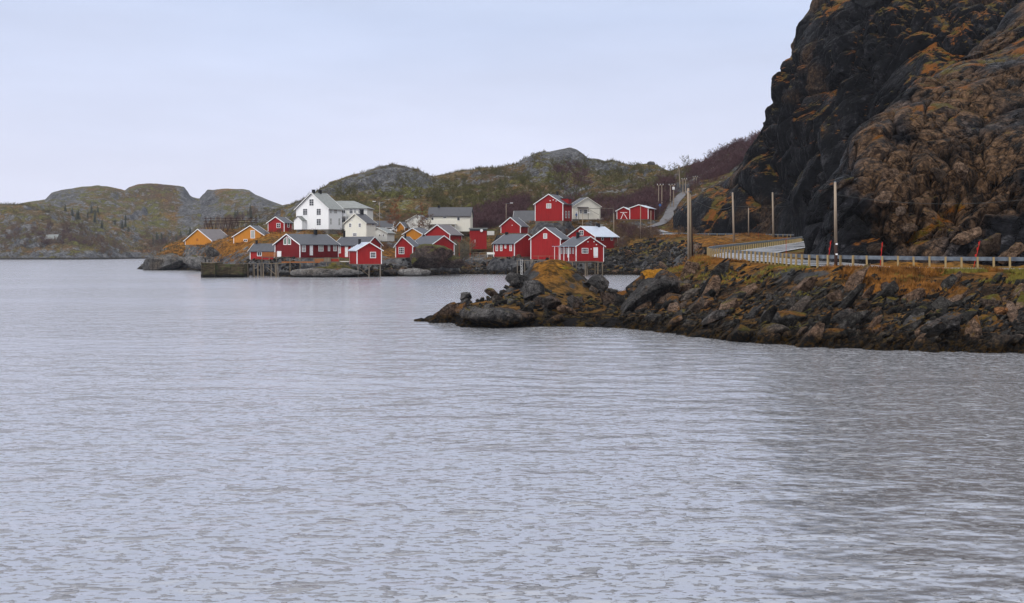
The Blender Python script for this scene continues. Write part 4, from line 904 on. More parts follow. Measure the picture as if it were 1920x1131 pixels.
    # the wing: hipped roof block continuing to the right
    C0 = P(630, 430, 303); dx = P(689, 430, 303)-C0; Lw = dx.length; zb = C0.z
    wg = empty('white_wing', (C0.x, C0.y, zb), -0.06); tag(wg, 'white hip-roofed wing with balcony, joined to the right of the tall white house', 'house')
    S = 303/F; ht = (430-390.5)*S; pk = (430-375.5)*S; dep = 8.5
    MB().box(0, Lw, 0, dep, 0, ht).build('wall', M['offwhite'], wg)
    MB().box(0.05, Lw-.05, 0.05, dep-.05, -3, -.004).build('foundation', M['concrete'], wg)
    o = 0.4; e0, e1, f0, f1 = -o, Lw+o, -o, dep+o; r0, r1 = -1.5, Lw-4.3; ym = dep/2
    vs = [(e0, f0, ht), (e1, f0, ht), (e1, f1, ht), (e0, f1, ht), (r0, ym, pk), (r1, ym, pk), (e0, f0, ht-.15), (e1, f0, ht-.15), (e1, f1, ht-.15), (e0, f1, ht-.15)]
    poly_mesh('roof', vs, [(0,1,5,4), (1,2,5), (2,3,4,5), (3,0,4), (6,7,1,0), (7,8,2,1), (9,8,7,6), (8,9,3,2)], M['roofgreen'], wg)
    x_ = lambda px: (px-630)/59*Lw
    z_ = lambda y: (430-y)*S
    def win(px, y0, y1, wp, nx=2):
        a, c, zz0, zz1 = x_(px-wp/2), x_(px+wp/2), z_(y1), z_(y0); m = MB(); f = .1
        m.box(a, a+f, -.07, 0, zz0, zz1).box(c-f, c, -.07, 0, zz0, zz1).box(a+f, c-f, -.072, 0, zz0, zz0+f).box(a+f, c-f, -.072, 0, zz1-f, zz1)
        for i in range(1, nx): u = a+(c-a)*i/nx; m.box(u-.03, u+.03, -.055, 0, zz0+f, zz1-f)
        zz = (zz0+zz1)/2+.25; m.box(a+f, c-f, -.05, 0, zz-.025, zz+.025)
        w_ = m.build('window', M['trim'], wg); MB().box(a+.05, c-.05, -.025, -.004, zz0+.05, zz1-.05).build('pane', M['glass'], w_)
    for px, wp in ((635, 5), (644.5, 7), (658.5, 7), (666, 4), (675, 6)): win(px, 392, 401, wp)
    for px, wp in ((644, 8), (656, 6), (671, 6)): win(px, 408.5, 417.5, wp)
    win(632.5, 409, 424, 4.5, 1)
    # balcony of the wing
    bl = MB().box(x_(624), x_(652), -1.6, -.01, z_(406)-.12, z_(406)); bl = bl.build('balcony', M['offwhite'], wg)
    MB().box(x_(624), x_(652), -1.6, -1.52, z_(406), z_(401.5)).build('balustrade', M['trim'], bl)
    for px in (625, 638, 651.5): MB().box(x_(px)-.07, x_(px)+.07, -1.6, -1.46, 0, z_(406)-.13).build('column', M['trim'], wg)
    # cream house in front
    h = House('cream_house', 'cream house with dark slate roof and small paired windows, before the big white house', 646.5, 686.8, 704, 283, 446, 418.5, 402, 33, 'cream', 'roofdark', trim='cream')
    for px in (656.7, 674.7): h.window('g', px, 418.5, 426.5, 5, 2, 2)
    h.window('g', 665.3, 436.8, 443.2, 8, 3, 2); h.plate('vent', 'g', 660, 411, 414, 2.4, 'offwhite', .05); h.chimney(678.5, 393.5, 407, 5, 'black'); h.window('s', 699, 419.5, 423.5, 3.5, 1, 1)
    h = House('cream_annex', 'low cream annex with grey roof stepping down behind the cream house', 690, 725.3, 728, 292, 452.5, 437, 427.5, 12, 'offwhite', 'roofgreen', trim='offwhite', L=6)
    for px in (712, 719): h.window('g', px, 439, 444, 3.4, 1, 1)
    # grey low building and the tiny yellow gable behind
    h = House('grey_shed', 'long low shed with dull grey roof behind the cream annex', 735, 741, 701, 330, 432, 425, 415, 70, 'offwhite', 'roof', side='L', trim='offwhite')
    h = House('yellow_shed', 'tiny ochre gable shed beside the rust-coloured tree', 743.5, 758.5, 766, 320, 434.5, 426, 417, 20, 'yellow', 'roof')
    h = House('yellow_cabin', 'ochre cabin tucked between the red cabins, in front of the long white house', 757, 791.7, 812, 290, 449, 439, 428.5, 28, 'yellow', 'roof')
    h = House('red_cabin', 'red cabin with nine-pane window, half hidden behind the big grassy shore rock', 741.5, 774, 786, 262, 483, 461.5, 444.5, 12, 'red', 'roof', side='R', ridge_off=-0.4)
    h.window('g', 752.8, 463.5, 476.5, 10.5, 3, 3); h.chimney(760, 439, 445, 3)
    h = House('red_cabin', 'plain red gable rising behind the front red house, right of the yellow cabin', 797.5, 843.5, 866, 283, 455, 440, 422.5, 22, 'red', 'roofbrown')
    h = House('red_house', 'red boathouse with a blank gable at the shore, right of the big grassy rock', 811, 851.8, 772, 262, 483, 457.8, 443, 32, 'red', 'roof', side='L')
    h.chimney(772.5, 441.5, 450, 2.8)
    # long white house
    h = House('white_house', 'long white house with charcoal roof and wide balcony, behind the bare birches', 881.5, 884, 800, 322, 434, 406, 389, 80, 'cream', 'roofdark', side='L', trim='offwhite', L=None) if False else None
    C0 = P(803, 434, 318); wh = empty('white_house', tuple(C0), -0.05); tag(wh, 'long white house with charcoal roof and wide balcony, behind the bare birches', 'house')
    S = 318/F; Lw = 79*S; ht = (434-405)*S; pk = (434-389)*S; dep = 8
    x_ = lambda px: (px-803)*S; z_ = lambda y: (434-y)*S
    vs = [(0,0,0), (Lw,0,0), (Lw,dep,0), (0,dep,0), (0,0,ht), (Lw,0,ht), (Lw,dep,ht), (0,dep,ht), (0,dep/2,pk), (Lw,dep/2,pk)]
    poly_mesh('wall', vs, [(0,1,5,4), (1,2,6,9,5), (2,3,7,6), (3,0,4,8,7)], M['cream'], wh)
    m = MB()
    for sg in (-1, 1):
        ya, yb_ = dep/2, (-.4 if sg < 0 else dep+.4); sl = (pk-ht)/(dep/2); zb_ = pk-sl*(dep/2+.4)
        v = [(-.3, ya, pk+.02), (Lw+.3, ya, pk+.02), (Lw+.3, yb_, zb_+.02), (-.3, yb_, zb_+.02)]; v += [(a, b_, c+.15) for a, b_, c in v]
        m.add(v, [(0,1,2,3), (7,6,5,4), (2,1,5,6), (3,2,6,7), (0,3,7,4)])
    m.build('roof', M['roofdark'], wh)
    ch = MB().box(x_(817.8), x_(822), dep/2-.3, dep/2+.3, pk-.5, z_(384.5)).build('chimney', M['black'], wh)
    def win2(px, y0, y1, wp):
        a, c, zz0, zz1 = x_(px-wp/2), x_(px+wp/2), z_(y1), z_(y0); m = MB(); f = .08
        m.box(a, a+f, -.06, 0, zz0, zz1).box(c-f, c, -.06, 0, zz0, zz1).box(a+f, c-f, -.062, 0, zz0, zz0+f).box(a+f, c-f, -.062, 0, zz1-f, zz1)
        w_ = m.build('window', M['trim'], wh); MB().box(a+.05, c-.05, -.03, -.004, zz0+.05, zz1-.05).build('pane', M['glass'], w_)
    win2(811, 407.5, 413.5, 4.4); win2(834, 406.5, 409.5, 6.5); win2(859.8, 407, 413.8, 5.4); win2(818, 421, 426, 4)
    b_ = MB().box(x_(800), x_(856), -1.5, -.01, z_(420)-.15, z_(420)).build('balcony', M['offwhite'], wh)
    MB().box(x_(800), x_(856), -1.5, -1.42, z_(420), z_(413)).build('balustrade', M['cream'], b_)
    for px in (801.5, 828, 855): MB().box(x_(px)-.07, x_(px)+.07, -1.5, -1.36, 0, z_(420)-.16).build('column', M['offwhite'], wh)
    h = House('white_annex', 'white low wing left of the long white house, seen through birch twigs', 763, 800, 803, 326, 437, 414, 404, 10, 'offwhite', 'roof', trim='offwhite', L=6)
    h.window('g', 785.5, 423, 428, 6, 2, 1)
    # flat-roofed red store with the round white disc
    C0 = P(881.3, 456, 292); S = 292/F; st = empty('red_store', tuple(C0), 0.06); tag(st, 'boxy red shed with flat green-grey roof and a round white dish on its wall', 'shed')
    Lw = 31.2*S; ht = (456-430)*S
    MB().box(0, Lw, 0, 4.5, -1.5, ht).build('wall', M['red'], st); MB().box(-.2, Lw+.2, -.35, 4.7, ht+.004, ht+.35).build('roof', M['roofgreen'], st)
    MB().box(-.05, Lw+.05, -.08, -.004, ht-.35, ht-.003).build('fascia', M['roofdark'], st)
    m = MB(); cx, cz = 21.5*S, (456-432.5)*S; m.tube([(cx, -.10, cz), (cx, -.32, cz), (cx, -.36, cz)], [.37, .37, .30], 20); m.build('dish', M['trim'], st)
    MB().box(9*S, 9.8*S, -.12, -.02, 0, .9).build('meter_pipe', M['trim'], st)
    tnk = empty('white_container', tuple(P(920, 441, 300))); tag(tnk, 'pale ribbed container beside the boxy red shed', 'container')
    MB().box(-.9, .9, 0, 2, 0, 1.05).build('body', M['offwhite'], tnk)
    rb = MB()
    for i in range(7): rb.box(-.85+i*.27, -.78+i*.27, -.03, -.003, .06, 1.0)
    rb.build('rib', M['offwhite'], tnk)
    # right part of the front row
    h = House('red_house', 'low red house with four narrow white windows in a row along its front wall', 964.5, 1009, 925.3, 268, 481.5, 456.8, 440, 38, 'red', 'roof', side='L', foundmat='woodgrey')
    for px, w_, y1 in ((931.7, 4.4, 470.8), (940, 4.2, 470.8), (947.9, 3, 466), (957.8, 4.2, 470.8)): h.window('s', px, 459, y1, w_, 1, 2, 'curtain')
    h.chimney(937, 436.5, 447, 4.2)
    h = House('red_boathouse', 'tall red boathouse with one small gable window, middle of the right-hand front row', 995, 1051, 1067.5, 264, 486.5, 448, 427.3, 22, 'red', 'roof', foundmat='woodgrey')
    h.window('g', 1022.3, 438, 447.5, 7, 2, 2, 'curtain')
    h = House('red_house', 'red house with pale metal roof, directly behind the veranda cabin', 1064, 1116, 1158, 280, 466, 443.5, 425, 38, 'red', 'roofmetal', foundmat='concrete')
    h.window('g', 1090, 432, 441.5, 8.5, 2, 2); h.chimney(1121.5, 419.5, 427, 5.5)
    for px in (1129.5, 1147): h.window('s', px, 445, 451, 4, 1, 1)
    h21 = h = House('veranda_cabin', 'red cabin on stilts with white door and fenced veranda, rightmost in the front row', 1080, 1132, 1050.5, 248, 491, 462, 444.6, 24, 'red', 'roof', side='L', found=0, pad=False)
    h.window('g', 1096.8, 465.3, 475.5, 12, 4, 2); dr = h.door('g', 1116.8, 464, 483.5, 8); h.chimney(1087.3, 436.5, 447, 5, 'black', off=-0.5)
    for px, y in ((1102, 453.6), (1113.5, 453.4), (1118, 459)): h.lamp('g', px, y)
    h.lamp('g', 1108, 467, 'trim', 1.3)
    for px in (1053.5, 1058.5, 1062.5): h.window('s', px, 465, 476, 2.2, 1, 2, 'curtain')
    for px in (1069.5, 1075): h.window('s', px, 465, 476, 2.4, 1, 2, 'curtain')
    h.door('s', 1065.8, 465, 483, 2.5, handle=False)
    h.plate('metal_roof_sheet', 's', 1060, 461.2, 462.4, 16, 'roofmetal', .4) if False else None
    z_w = -h.z0-0.6
    for u, v in ((0.2, 0.2), (h.w*.42, .2), (h.w-.2, .2), (.2, h.L-.3), (h.w-.3, h.L-.3), (h.w*.7, .2)):
        MB().tube([(u-h.w2, v-h.L2, z_w), (u-h.w2, v-h.L2, -.22)], .13, 8).build('stilt', M['wood'], h.root)
    MB().box(-h.w2, h.w2, -h.L2, h.L2, -.22, -.01).build('floor_frame', M['woodgrey'], h.root)
    # veranda deck in front and to the left with posts and rails
    y0 = -h.L2-1.6; x0 = -h.w2-1.7; x1 = h.w2-2.0
    dk = MB().box(x0, x1, y0, -h.L2-.01, .02, .14).box(x0, -h.w2-.01, -h.L2-.01, h.L2, .02, .14).build('deck', M['woodgrey'], h.root)
    for i, x in enumerate(np.linspace(x0+.1, x1-.1, 6)):
        MB().box(x-.05, x+.05, y0, y0+.1, .14, 1.15).build('railing_post', M['red'], dk)
    for z in (.55, .85, 1.12): MB().box(x0, x1, y0+.02, y0+.07, z, z+.06).build('rail', M['red'], dk)
    for x in (x0+.15, (x0+x1)/2, x1-.15): MB().tube([(x, y0+.2, z_w), (x, y0+.2, .0)], .11, 8).build('stilt', M['wood'], h.root)
    for v in np.linspace(.3, h.L-.4, 4):
        MB().box(-h.w2-1.6, -h.w2-1.5, v-h.L2, v-h.L2+.1, .14, h.ze-.05).build('veranda_post', M['trim'], h.root)
    MB().box(-h.w2-2.0, -h.w2-.3, -h.L2, h.L2, h.ze-.03, h.ze+.06).build('veranda_roof', M['roofmetal'], h.root)
    # upper terrace
    h22 = h = House('red_house', 'tall red house with small high gable window, on the terrace beside the pale house', 1003.2, 1055.6, 1072.5, 306, 414, 382, 365, 24, 'red', 'roof')
    h.window('g', 1029, 381.8, 390.8, 9, 2, 3, 'curtain'); h.chimney(1049.5, 360.5, 367, 3.4)
    for px, y in ((1031.8, 376.6), (1037.6, 375), (1043, 377)): h.lamp('g', px, y, 'trim', 1.5)
    for px in (1061, 1066.5): h.window('s', px, 396, 409, 2.6, 1, 2)
    # dormer
    MB().box(h.w2-2.2, h.w2+.15, .2, 2.4, h.ze-.6, h.ze+1.5).build('dormer', M['red'], h.root); MB().box(h.w2-2.4, h.w2+.35, .0, 2.6, h.ze+1.504, h.ze+1.64).build('dormer_roof', M['roof'], h.root)
    h = House('pale_house', 'cream gabled house with a door canopy, right of the red terrace house', 1075, 1125.6, 1064, 318, 411, 387, 371, 18, 'cream', 'roof', side='L', trim='cream')
    h.plate('canopy', 'g', 1091.5, 388.6, 390.3, 19, 'roofbrown', 1.1); h.window('g', 1088.5, 393, 401, 4.5, 2, 2); h.window('g', 1098, 393, 401, 6.5, 2, 2); h.door('g', 1081, 396, 410.6, 4.2, 'trim')
    h = House('grey_roof_house', 'low house with a wide slate roof below the tall red terrace house', 1003, 1008, 963, 326, 420, 413, 396, 68, 'red', 'roof', side='L')
    h = House('red_shed', 'low red shed sunk in the rusty bracken left of the tall red terrace house', 939, 976, 990, 298, 437, 424, 408.5, 20, 'red', 'roof')
    h.lamp('g', 960.5, 422.5, 'trim', 1.3)
    h = House('red_shed', 'smaller red garage, left one of the pair by the hill road', 1156.5, 1182, 1186, 324, 411, 395.5, 389, 14, 'red', 'roofmetal', L=6.5)
    h = House('red_garage', 'wide red garage with shallow white-edged gable where the hill road begins', 1180.5, 1215.6, 1226.4, 320, 411, 390.6, 384.8, 20, 'red', 'roofmetal', L=7.5)
    h.plate('garage_door', 'g', 1196, 401, 409, 9, 'red', .05)
    # far grey cabin across the water
    h = House('grey_cabin', 'small weathered grey cabin alone on the far shore', 106, 114, 84, 745, 453, 447.5, 440, 62, 'woodgrey', 'roofgreen', side='L', boards=False)
# ------------------------------------------------------------------ roads, rails
def offset_path(path, off):
    out = []
    for i, p in enumerate(path):
        d = (path[min(i+1, len(path)-1)]-path[max(i-1, 0)]); n = Vector((-d.y, d.x, 0)).normalized()   # left of the heading
        out.append(p+n*off)
    return out
def ribbon(name, path, w0, w1, dz, mat, th=0.0, lo=0, hi=None):
    a, b_ = offset_path(path, w0)[lo:hi], offset_path(path, w1)[lo:hi]; vs = []; fs = []
    for p, q in zip(a, b_): vs += [(p.x, p.y, p.z+dz), (q.x, q.y, q.z+dz)]
    for i in range(len(a)-1): fs.append((2*i, 2*i+1, 2*i+3, 2*i+2))
    o = poly_mesh(name, vs, fs, M[mat])
    if o.data.polygons[0].normal.z < 0: o.data.flip_normals()
    return tag(o, kind='structure')
def resample(path, step):
    out = [path[0]]; acc = 0
    for a, b_ in zip(path, path[1:]):
        L = (b_-a).length
        while acc+L >= step:
            t = (step-acc)/L; a = a+(b_-a)*t; L = (b_-a).length; acc = 0; out.append(a)
        acc += L
    return out
def pxof(p): return p.x/p.y*F+960
def guardrail(label, path, steps, group):
    """path along the outer road edge; steps: spacing as a function of the point"""
    r = empty('guardrail', path[0]); tag(r, label, 'guardrail', group); o = path[0]
    inner = offset_path(path, -0.13)
    prof = [(0, .52), (.05, .56), (.05, .60), (0, .645), (.05, .69), (.05, .73), (0, .775), (-.012, .775), (-.012, .52)]
    vs = []; fs = []; k = len(prof)
    for i, p in enumerate(path):
        d = (path[min(i+1, len(path)-1)]-path[max(i-1, 0)]); n = Vector((-d.y, d.x, 0)).normalized()
        for u, z in prof: q = p-n*(.08+u)+Vector((0, 0, z+.03))-o; vs.append(q)
    for i in range(len(path)-1):
        for j in range(k): fs.append((i*k+j, i*k+(j+1) % k, (i+1)*k+(j+1) % k, (i+1)*k+j))
    poly_mesh('rail_beam', vs, fs, M['steel'], r)
    pts = []; q = path[0]; acc = 0; want = steps(q)
    for a, b_ in zip(path, path[1:]):
        L = (b_-a).length
        while acc+L >= want:
            a = a+(b_-a)*((want-acc)/L); L = (b_-a).length; acc = 0; pts.append((a, (b_-a).copy())); want = steps(a)
        acc += L
    proto = None; rnd = random.Random(9)
    for p, d in pts:
        if proto is None:
            m = MB().box(-.06, .06, -.06, .06, -.9, .80); proto = m.build('post', M['postwood'], r); c = proto
        else: c = proto.copy(); SC.collection.objects.link(c); c.parent = r
        c.location = p-o+Vector((0, 0, rnd.uniform(-.03, .02))); c.rotation_euler = (rnd.gauss(0, .015), rnd.gauss(0, .015), math.atan2(d.y, d.x) if d.length > 0 else 0)
    print('posts', len(pts))
def build_roads():
    ribbon('road', ROAD, -ROADW/2, ROADW/2, 0, 'asphalt')
    ribbon('hill_road', HILLROAD, -1.4, 1.4, 0.14, 'gravel')
    ribbon('road_edge_line', ROAD, ROADW/2-.35, ROADW/2-.25, 0.006, 'trim'); ribbon('road_edge_line', ROAD, -ROADW/2+.25, -ROADW/2+.35, 0.006, 'trim')
    op = offset_path(ROAD, ROADW/2+.35)
    a = [p for p in op if p.y < 197 and p.x < 60 and (pxof(p) < 1990 or p.y > 90)]
    guardrail('steel guardrail on pale timber posts round the near bend above the rocky bank', a, lambda p: 1.0 if p.y < 112 else 1.75, None)
    b_ = [p for p in op if p.y > 238 and p.y < 303 and pxof(p) < 1520]
    guardrail('distant guardrail along the far side of the cove, behind the double pole', b_, lambda p: 3.2, None)
    g = [p for p in offset_path(ROAD, ROADW/2+.35) if False]
# ------------------------------------------------------------------ poles and wires
def gz(px, D): v = W(px, D, 0); return ground(v.x, v.y)
def pole(name, label, px, ytop, D, r=0.12, tar=False, px_top=None, group=None, base=None):
    z0 = base if base is not None else gz(px, D); x = (px-960)/F*D; zt = H+(HY-ytop)/F*D; xt = ((px_top or px)-960)/F*D-x
    r_ = empty(name, (x, D, z0)); tag(r_, label, 'pole', group); h = zt-z0
    if tar:
        MB().tube([(0, 0, -.5), (xt*.3, 0, h*.3)], [r*1.15, r*1.1], 10).build('tarred_foot', M['poletar'], r_, True); z_ = h*.3
    else: z_ = -.5
    MB().tube([(xt*max(z_, 0)/h, 0, z_), (xt, 0, h)], [r*1.1, r*.8], 10).build('shaft', M['pole'], r_, True)
    MB().tube([(xt, 0, h), (xt, 0, h+.05)], [r*.9, r*.3], 10).build('cap', M['steel'], r_)
    return r_, Vector((x+xt, D, zt))
def wire(label, pts, sag=0.4, rad=.02):
    m = MB(); full = []
    for a, b_ in zip(pts, pts[1:]):
        for k in range(14): t = k/14; full.append(a.lerp(b_, t)-Vector((0, 0, sag*4*t*(1-t)*(b_-a).length/40)))
    full.append(pts[-1]); m.tube(full, rad, 4); tag(m.build('overhead_wire', M['wire']), label, 'wire')
def build_poles():
    # the tall pair beside the cove
    D = 116; z0 = gz(1293, D); x = (1291.5-960)/F*D
    r = empty('double_pole', (x, D, z0)); tag(r, 'tall pair of weathered timber poles standing side by side in the rocks by the cove', 'pole'); zt = H+(HY-353)/F*D-z0
    MB().tube([(0, 0, -.6), (-.05, 0, zt)], [.13, .105], 10).build('pole', M['pole'], r, True)
    MB().tube([(.42, .25, -.6), (.22, .2, zt-1.4)], [.12, .09], 10).build('pole', M['poletar'], r, True)
    MB().tube([(.22, -.15, -.6), (.13, -.12, zt-.6)], [.07, .06], 8).build('stay', M['wood'], r, True)
    MB().beam((-.1, -.12, zt-.35), (.28, .1, zt-.35), .06).build('clamp', M['steel'], r)
    top = P(1293, 371, D)
    a, ta = pole('utility_pole', 'pale timber pole just left of the tip of the near guardrail bend', 1376.5, 361, 232, .20, px_top=1373.5)
    b_, tb = pole('utility_pole', 'short thin pole between the two taller ones beside the far road', 1403.5, 390, 254, .11)
    c, tc_ = pole('utility_pole', 'pale timber pole standing against the dark foot of the big cliff', 1450.5, 361, 243, .19, px_top=1448.5)
    d, td = pole('utility_pole', 'timber pole with dark tarred foot beside the near guardrail', 1567.5, 342, 80.2, .10, tar=True, px_top=1565.8, base=4.2)
    for z, c_ in ((.9, 1), (1.6, 1)):
        MB().box(-.07, .07, -.16, -.12, z, z+.1).build('marker_plate', M['trim'], d)
    wire('thin wire sagging from the double pole across the dark cliff foot', [top, P(1374, 386, 232), P(1449, 388.5, 243), P(1510, 381, 262)], .3, .03)
    wire('thin wire running right from the tarred pole before the brown rock wall', [P(1566, 364.5, 80.2), P(1948, 371, 78)], 1.6, .013)
    for i, (px, yt, D, lb) in enumerate(((1201, 384, 283, 'thin bare pole among the twigs left of the far guardrail'), (1220.5, 395, 284, 'thin short pole at the left end of the far guardrail'), (1151, 400, 290, 'thin pole beside the small garage on the terrace'))):
        pole('utility_pole', lb, px, yt, D, .085)
    # street lamps
    for px, yt, yb, D, s, lb in ((711.8, 379, 431, 318, -1, 'tall street lamp behind the cream annex'), (949, 382, 415, 330, 1, 'street lamp on the rusty slope left of the tall red terrace house'), (1092.5, 400, 424, 300, 1, 'short lamp pole on the terrace edge below the pale house')):
        r, t = pole('street_lamp', lb, px, yt, D, .09); r['category'] = 'street lamp'; h = t.z-r.location.z
        MB().beam((0, 0, h-.05), (s*1.3, 0, h+.15), .06).build('arm', M['steel'], r); MB().box(min(s*1.1, s*1.9), max(s*1.1, s*1.9), -.12, .12, h+.12, h+.26).build('lamp_head', M['trim'], r)
    # power line frames on the hill
    fr = [(1232, 1244, 347.5, 345, 'wooden power line frame lowest on the hill left of the hill road'), (1254, 1266, 347.5, 350, 'wooden power line frame beside the hill road with a pale transformer box'),
          (1278, 1288, 336.5, 385, 'wooden power line frame at the top of the hill road'), (1299, 1308, 332.5, 395, 'wooden power line frame right of the top of the hill road'), (1329.5, 1346, 314.5, 430, 'highest wooden power line frame among the purple scrub')]
    ends = []
    for px0, px1, y, D, lb in fr:
        pm = (px0+px1)/2; z0 = gz(pm, D); x = (pm-960)/F*D; z = H+(HY-y)/F*D; h = max(z-z0, 4); hw = (px1-px0)/2/F*D
        r = empty('power_pylon', (x, D, z-h)); tag(r, lb, 'power pole', 'wooden power line frames on the hill')
        for s in (-.5, .5): MB().tube([(s*hw, 0, -.5), (s*hw, 0, h)], [.16, .12], 8).build('pole', M['pole'], r)
        MB().box(-hw, hw, -.08, .08, h-.1, h+.1).build('crossarm', M['wood'], r)
        for s in (-.9, 0, .9): MB().tube([(s*hw, 0, h+.1), (s*hw, 0, h+.42)], [.07, .05], 6).build('insulator', M['trim'], r)
        if 'transformer' in lb: MB().box(.1, .75, -.4, .2, h-1.3, h-.5).build('transformer', M['trim'], r)
        ends.append(Vector((x, D, z+.4)))
    D = 400; x = (1272.8-960)/F*D; z0 = gz(1272, D); z = H+(HY-310)/F*D; h = z-z0
    r = empty('power_mast', (x, D, z0)); tag(r, 'tall leaning-braced mast standing out against the sky on the saddle', 'power pole')
    MB().tube([(.4, 0, -.5), (0, 0, h)], [.2, .13], 8).build('pole', M['pole'], r); MB().tube([(-1.6, .3, -.5), (-.05, 0, h-.4)], [.14, .1], 8).build('brace', M['wood'], r)
    MB().beam((-.9, 0, h-.25), (.5, 0, h-.05), .14).build('crossarm', M['wood'], r); ends2 = Vector((x-.5, D, z))
    wire('pair of power wires leading left from the mast against the sky', [ends2, P(1252, 320, 470)], .2, .05)
    wire('power wire strung between the wooden frames up the hill', [ends[0], ends[1], ends[2], ends[3], ends[4]], .5, .035)
    # goal-like timber frame before the pale house
    D = 304; z0 = gz(1120, D)
    r = empty('pergola', tuple(P(1085, 411, D))); tag(r, 'open timber pergola along the terrace before the pale house', 'pergola'); s = D/F
    for px in (1085, 1103, 1125, 1150): MB().box((px-1085)*s-.06, (px-1085)*s+.06, -.06, .06, -1, 19.5*s).build('post', M['woodgrey'], r)
    MB().box(-.1, 65*s+.1, -.05, .05, 19.5*s, 19.5*s+.12).build('rail', M['woodgrey'], r); MB().beam((18*s, 0, 19*s), (38*s, 0, 8*s), .08).build('brace', M['woodgrey'], r)
    # crossed white frame at the garage
    r = empty('trestle', tuple(P(1170, 411, 316))); tag(r, 'white crossed timber trestle standing before the small red garage', 'trestle'); s = 316/F
    MB().beam((-6*s, 0, 0), (-1*s, 0, 12*s), .14).build('leg', M['trim'], r); MB().beam((6*s, 0, 0), (-1*s, .15, 12*s), .14).build('leg', M['trim'], r); MB().box(-7*s, 6*s, -.07, .07, 12*s, 12*s+.12).build('beam', M['trim'], r)
    # red roadside markers
    for px, yb, yt, D, dx, lb in ((1554, 500, 451, 89, .35, 'leaning red snow marker at the foot of the wet black rock'), (1652, 500, 454, 86.5, .22, 'leaning red snow marker before the brown rubble wall'), (1831, 498, 452, 85.0, .5, 'leaning red snow marker on the right by the grey slabs'), (1474, 490, 447, 99, 0, 'thin upright red snow marker in the near bend'), (1422, 449, 436, 240, 0, 'thin red snow marker by the far guardrail')):
        v = P(px, yb, D); h = (yb-yt)/F*D; r = empty('snow_marker', v); tag(r, lb, 'snow marker'); w_ = .022 if dx == 0 else .035
        MB().tube([(-dx/2, 0, -.3), (dx/2, 0, h)], w_*.7, 6).build('stick', M['redplastic'], r)
        if dx:
            for t in (.35, .62, .85): MB().box(-dx/2+dx*t-.035, -dx/2+dx*t+.04, -.02, .02, h*t, h*t+.20).build('flag', M['redplastic'], r)
    v = P(1237.5, 397, 330); r = empty('road_sign', v); tag(r, 'small blue road sign on a post beside the garages', 'sign'); MB().tube([(0, 0, -.3), (0, 0, 1.6)], .04, 6).build('post', M['steel'], r); MB().tube([(0, -.05, 1.85), (0, 0, 1.85)], .38, 16).build('plate', M['blue'], r)

